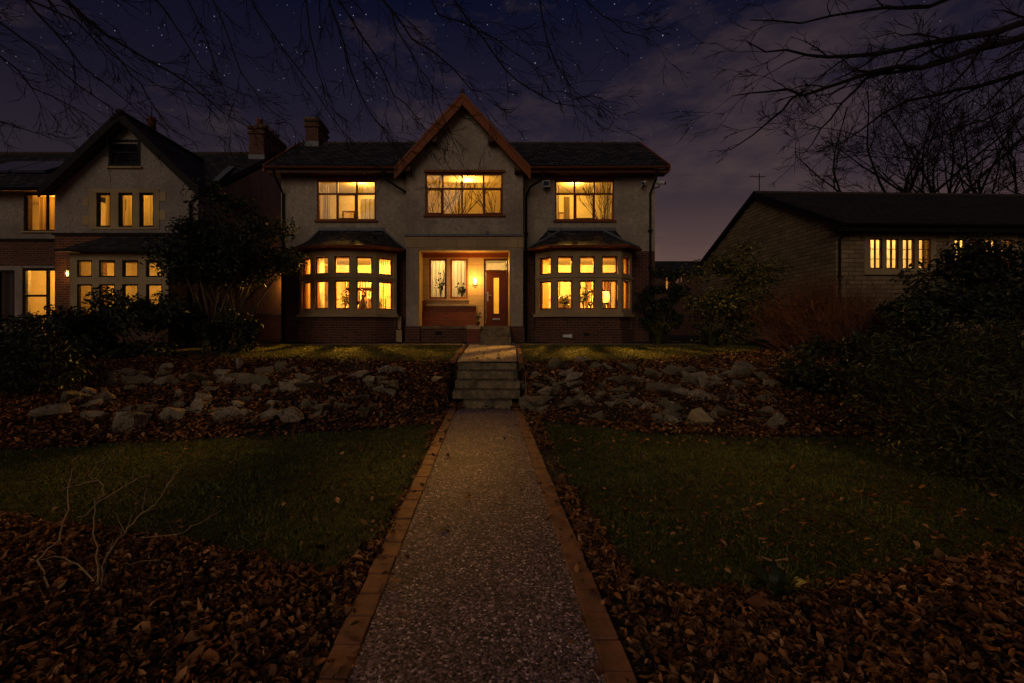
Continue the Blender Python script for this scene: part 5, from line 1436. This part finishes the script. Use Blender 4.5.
# left foreground tree: trunk beyond the left edge, boughs pass over the garden
rnd = random.Random(71)
tb = Vector((-8.4, 3.6, 0))
T2 = bare_tree((-8.4, 3.6, 0), 'leafless tree beyond the left edge whose drooping twigs hang over the roofs', None,
               [tb - Vector((0, 0, .1)), tb + Vector((0, 0, 2.2)), tb + Vector((.2, .1, 5)), tb + Vector((.8, .4, 8)), tb + Vector((1.6, .9, 10))], [.4, .32, .28, .2, .1])
m = MB(); m2 = MB()
G2 = (.12, 0, -.2)
B0 = tb + Vector((.6, .3, 7.2))
bough1 = [B0, Vector((-6.6, 5.6, 8.1)), Vector((-4.6, 6.6, 8.4)), Vector((-2.4, 7.2, 8.5)), Vector((-.4, 7.4, 8.2)), Vector((1.0, 7.5, 7.6))]
limb(m, rnd, bough1, .12, .03, 2, .6, 1.4, G2)
bough2 = [tb + Vector((.2, .1, 5)), Vector((-8.2, 5.6, 6.4)), Vector((-7.4, 7, 7.2)), Vector((-6.2, 7.6, 7.5))]
limb(m, rnd, bough2, .1, .03, 2, .6, 1.3, G2)
tw = [([(-8.2, 5.6, 6.4), Q(-70, -30), Q(20, -5), Q(75, 20), Q(110, 55), Q(160, 88), Q(212, 96)], .026),
      ([(-7.4, 7, 7.2), Q(40, -20), Q(68, 2), Q(105, 35), Q(150, 60), Q(190, 85), Q(222, 112), Q(270, 140)], .034),
      ([Q(-60, 0), Q(0, 55), Q(30, 85), Q(70, 105), Q(105, 130)], .018), ([Q(-80, 60), Q(0, 122), Q(35, 134), Q(50, 138)], .012),
      ([Q(-60, -20), Q(10, 30), Q(60, 70), Q(100, 100), Q(140, 125)], .02),
      ([Q(20, -10), Q(55, 30), Q(85, 65), Q(125, 100), Q(160, 135)], .02),
      ([Q(68, 2), Q(120, 60), Q(140, 85), Q(155, 110), Q(185, 140)], .015),
      ([Q(130, -30), Q(165, 10), Q(190, 50), Q(215, 80), Q(240, 92)], .016),
      ([(-4.6, 6.6, 8.4), Q(205, -15), Q(222, 20), Q(240, 70), Q(258, 98), Q(285, 120)], .018),
      ([(-4.6, 6.6, 8.4), Q(240, -25), Q(255, 8), Q(285, 50), Q(320, 95), Q(345, 135)], .022),
      ([(-2.4, 7.2, 8.5), Q(318, -20), Q(332, 10), Q(345, 45), Q(357, 90), Q(375, 120), Q(392, 140)], .024),
      ([(-2.4, 7.2, 8.5), Q(330, -15), Q(350, 15), Q(375, 55), Q(395, 95), Q(415, 115), Q(425, 130)], .022),
      ([(-2.4, 7.2, 8.5), Q(360, -20), Q(392, 10), Q(412, 38), Q(452, 68), Q(470, 88), Q(490, 95)], .026),
      ([(-.4, 7.4, 8.2), Q(445, -15), Q(470, 25), Q(495, 55), Q(515, 80), Q(555, 102), Q(582, 108)], .02),
      ([(-.4, 7.4, 8.2), Q(420, -15), Q(440, 15), Q(480, 30), Q(515, 50), Q(540, 70)], .018),
      ([(1.0, 7.5, 7.6), Q(540, 0), Q(545, 40), Q(555, 65), Q(575, 90), Q(610, 118)], .015),
      ([(1.0, 7.5, 7.6), Q(575, -10), Q(600, 15), Q(625, 30), Q(655, 42)], .012),
      ([Q(392, 10), Q(400, 40), Q(418, 65), Q(436, 95), Q(448, 130), Q(460, 155)], .013),
      ([Q(300, -30), Q(310, 30), Q(318, 70), Q(335, 110)], .014), ([Q(170, -30), Q(200, 20), Q(215, 60), Q(226, 95)], .014)]
for pts, r in tw: limb(m, rnd, pts, r, .005, 2, .115, .85, G2, .6, .0034)
m.build('bough', M['bark'], T2, uv=False)

# ------------------------------------------------------------------ sky, light, camera
SUN_EL, SUN_AZ = 24, 20            # weak dusk light from behind the camera, a little to its left
w = bpy.data.worlds.new('World'); scene.world = w; w.use_nodes = True
nt = w.node_tree; nt.nodes.clear()
out = nt.nodes.new('ShaderNodeOutputWorld'); bg = nt.nodes.new('ShaderNodeBackground')
nt.links.new(bg.outputs[0], out.inputs[0])
tc = nt.nodes.new('ShaderNodeTexCoord'); sep = nt.nodes.new('ShaderNodeSeparateXYZ'); nt.links.new(tc.outputs['Generated'], sep.inputs[0])
rp = ramp(nt, sep.outputs[2], [(0.0, (.165, .082, .05)), (.12, (.115, .064, .053)), (.25, (.044, .0285, .034)), (.40, (.0145, .011, .022)), (.58, (.0030, .0036, .0155)), (1, (.0028, .004, .017))])
# warmer to the right, darker to the left
rx = ramp(nt, sep.outputs[0], [(0, (.45, .48, .62)), (.4, (.95, .95, .98)), (.66, (1.05, 1.03, 1.0)), (1, (.72, .72, .85))])
mp0 = N(nt, 'ShaderNodeMapRange'); mp0.inputs['From Min'].default_value = -.8; mp0.inputs['From Max'].default_value = .8
nt.links.new(sep.outputs[0], mp0.inputs[0]); nt.links.new(mp0.outputs[0], rx.inputs[0])
c = mixc(nt, 1.0, rp.outputs[0], rx.outputs[0], 'MULTIPLY')
mpc = nt.nodes.new('ShaderNodeMapping'); mpc.inputs['Scale'].default_value = (1.6, 1.6, 4.2); mpc.inputs['Location'].default_value = (.3, .1, .45)
nt.links.new(tc.outputs['Generated'], mpc.inputs[0])
cn = noise_tex(nt, mpc.outputs[0], 1.9, 7, .62)
cl = ramp(nt, cn, [(.50, (0, 0, 0)), (.64, (.6, .6, .6)), (.76, (1, 1, 1))])
cc_ = mixc(nt, cl.outputs[0], (0, 0, 0), (.042, .025, .017))
c = mixc(nt, 1.0, c, cc_, 'ADD')
def stars(scale, thr, bright, loc):
    mp_ = nt.nodes.new('ShaderNodeMapping'); mp_.inputs['Location'].default_value = loc; nt.links.new(tc.outputs['Generated'], mp_.inputs[0])
    vo = N(nt, 'ShaderNodeTexVoronoi', Scale=scale); nt.links.new(mp_.outputs[0], vo.inputs['Vector'])
    r_ = ramp(nt, vo.outputs['Distance'], [(0, (1, 1, 1)), (thr, (0, 0, 0))])
    sp = nt.nodes.new('ShaderNodeSeparateColor'); nt.links.new(vo.outputs['Color'], sp.inputs[0])
    pw = N(nt, 'ShaderNodeMath', _operation='POWER'); pw.inputs[1].default_value = 5.5; nt.links.new(sp.outputs[0], pw.inputs[0])
    ml = N(nt, 'ShaderNodeMath', _operation='MULTIPLY'); nt.links.new(pw.outputs[0], ml.inputs[0]); nt.links.new(r_.outputs[0], ml.inputs[1])
    m3 = N(nt, 'ShaderNodeMath', _operation='MULTIPLY'); m3.inputs[1].default_value = bright; nt.links.new(ml.outputs[0], m3.inputs[0])
    return m3.outputs[0]
hi = ramp(nt, sep.outputs[2], [(.22, (0, 0, 0)), (.5, (1, 1, 1))])
s1 = stars(140, .14, .55, (0, 0, 0)); s2 = stars(55, .07, .9, (3, 1, 2))
sa = N(nt, 'ShaderNodeMath', _operation='ADD'); nt.links.new(s1, sa.inputs[0]); nt.links.new(s2, sa.inputs[1])
ci = ramp(nt, cn, [(.48, (1, 1, 1)), (.6, (.06, .06, .06))])
cs = mixc(nt, 1.0, hi.outputs[0], (.8, .84, 1.0), 'MULTIPLY'); cs = mixc(nt, 1.0, cs, ci.outputs[0], 'MULTIPLY')
vm = N(nt, 'ShaderNodeVectorMath', _operation='SCALE'); nt.links.new(cs, vm.inputs[0]); nt.links.new(sa.outputs[0], vm.inputs['Scale'])
c = mixc(nt, 1.0, c, vm.outputs[0], 'ADD')
sky = nt.nodes.new('ShaderNodeTexSky'); sky.sky_type = 'NISHITA'; sky.sun_disc = False
sky.sun_elevation = R(SUN_EL); sky.sun_rotation = R(180 + SUN_AZ)
sk = N(nt, 'ShaderNodeVectorMath', _operation='SCALE'); sk.inputs['Scale'].default_value = .0005; nt.links.new(sky.outputs[0], sk.inputs[0])
c = mixc(nt, 1.0, c, sk.outputs[0], 'ADD')
nt.links.new(c, bg.inputs[0]); bg.inputs[1].default_value = 1.0

sl_ = bpy.data.lights.new('sun', 'SUN'); sl_.energy = .39; sl_.angle = R(35); sl_.color = (1, .80, .62)
so = bpy.data.objects.new('sun', sl_); col.objects.link(so)
dirv = Vector((math.sin(R(SUN_AZ)) * math.cos(R(SUN_EL)), math.cos(R(SUN_AZ)) * math.cos(R(SUN_EL)), -math.sin(R(SUN_EL))))
so.rotation_euler = dirv.to_track_quat('-Z', 'Y').to_euler()

cam = bpy.data.cameras.new('camera'); co = bpy.data.objects.new('camera', cam); col.objects.link(co)
co.location = (0, 0, EYE); co.rotation_euler = (R(90), 0, 0)
cam.sensor_width = 36; cam.lens = 36 * F / 1024
cam.shift_x = (512 - CX) / 1024; cam.shift_y = -(341.5 - CY) / 1024
cam.clip_start = .05; cam.clip_end = 3000
scene.camera = co
vs = scene.view_settings; vs.view_transform = 'Standard'; vs.look = 'None'; vs.exposure = 0; vs.gamma = 1; vs.use_curve_mapping = False
scene.cycles.use_denoising = True
scene.cycles.max_bounces = 6; scene.cycles.transparent_max_bounces = 12
scene.cycles.sample_clamp_indirect = 3
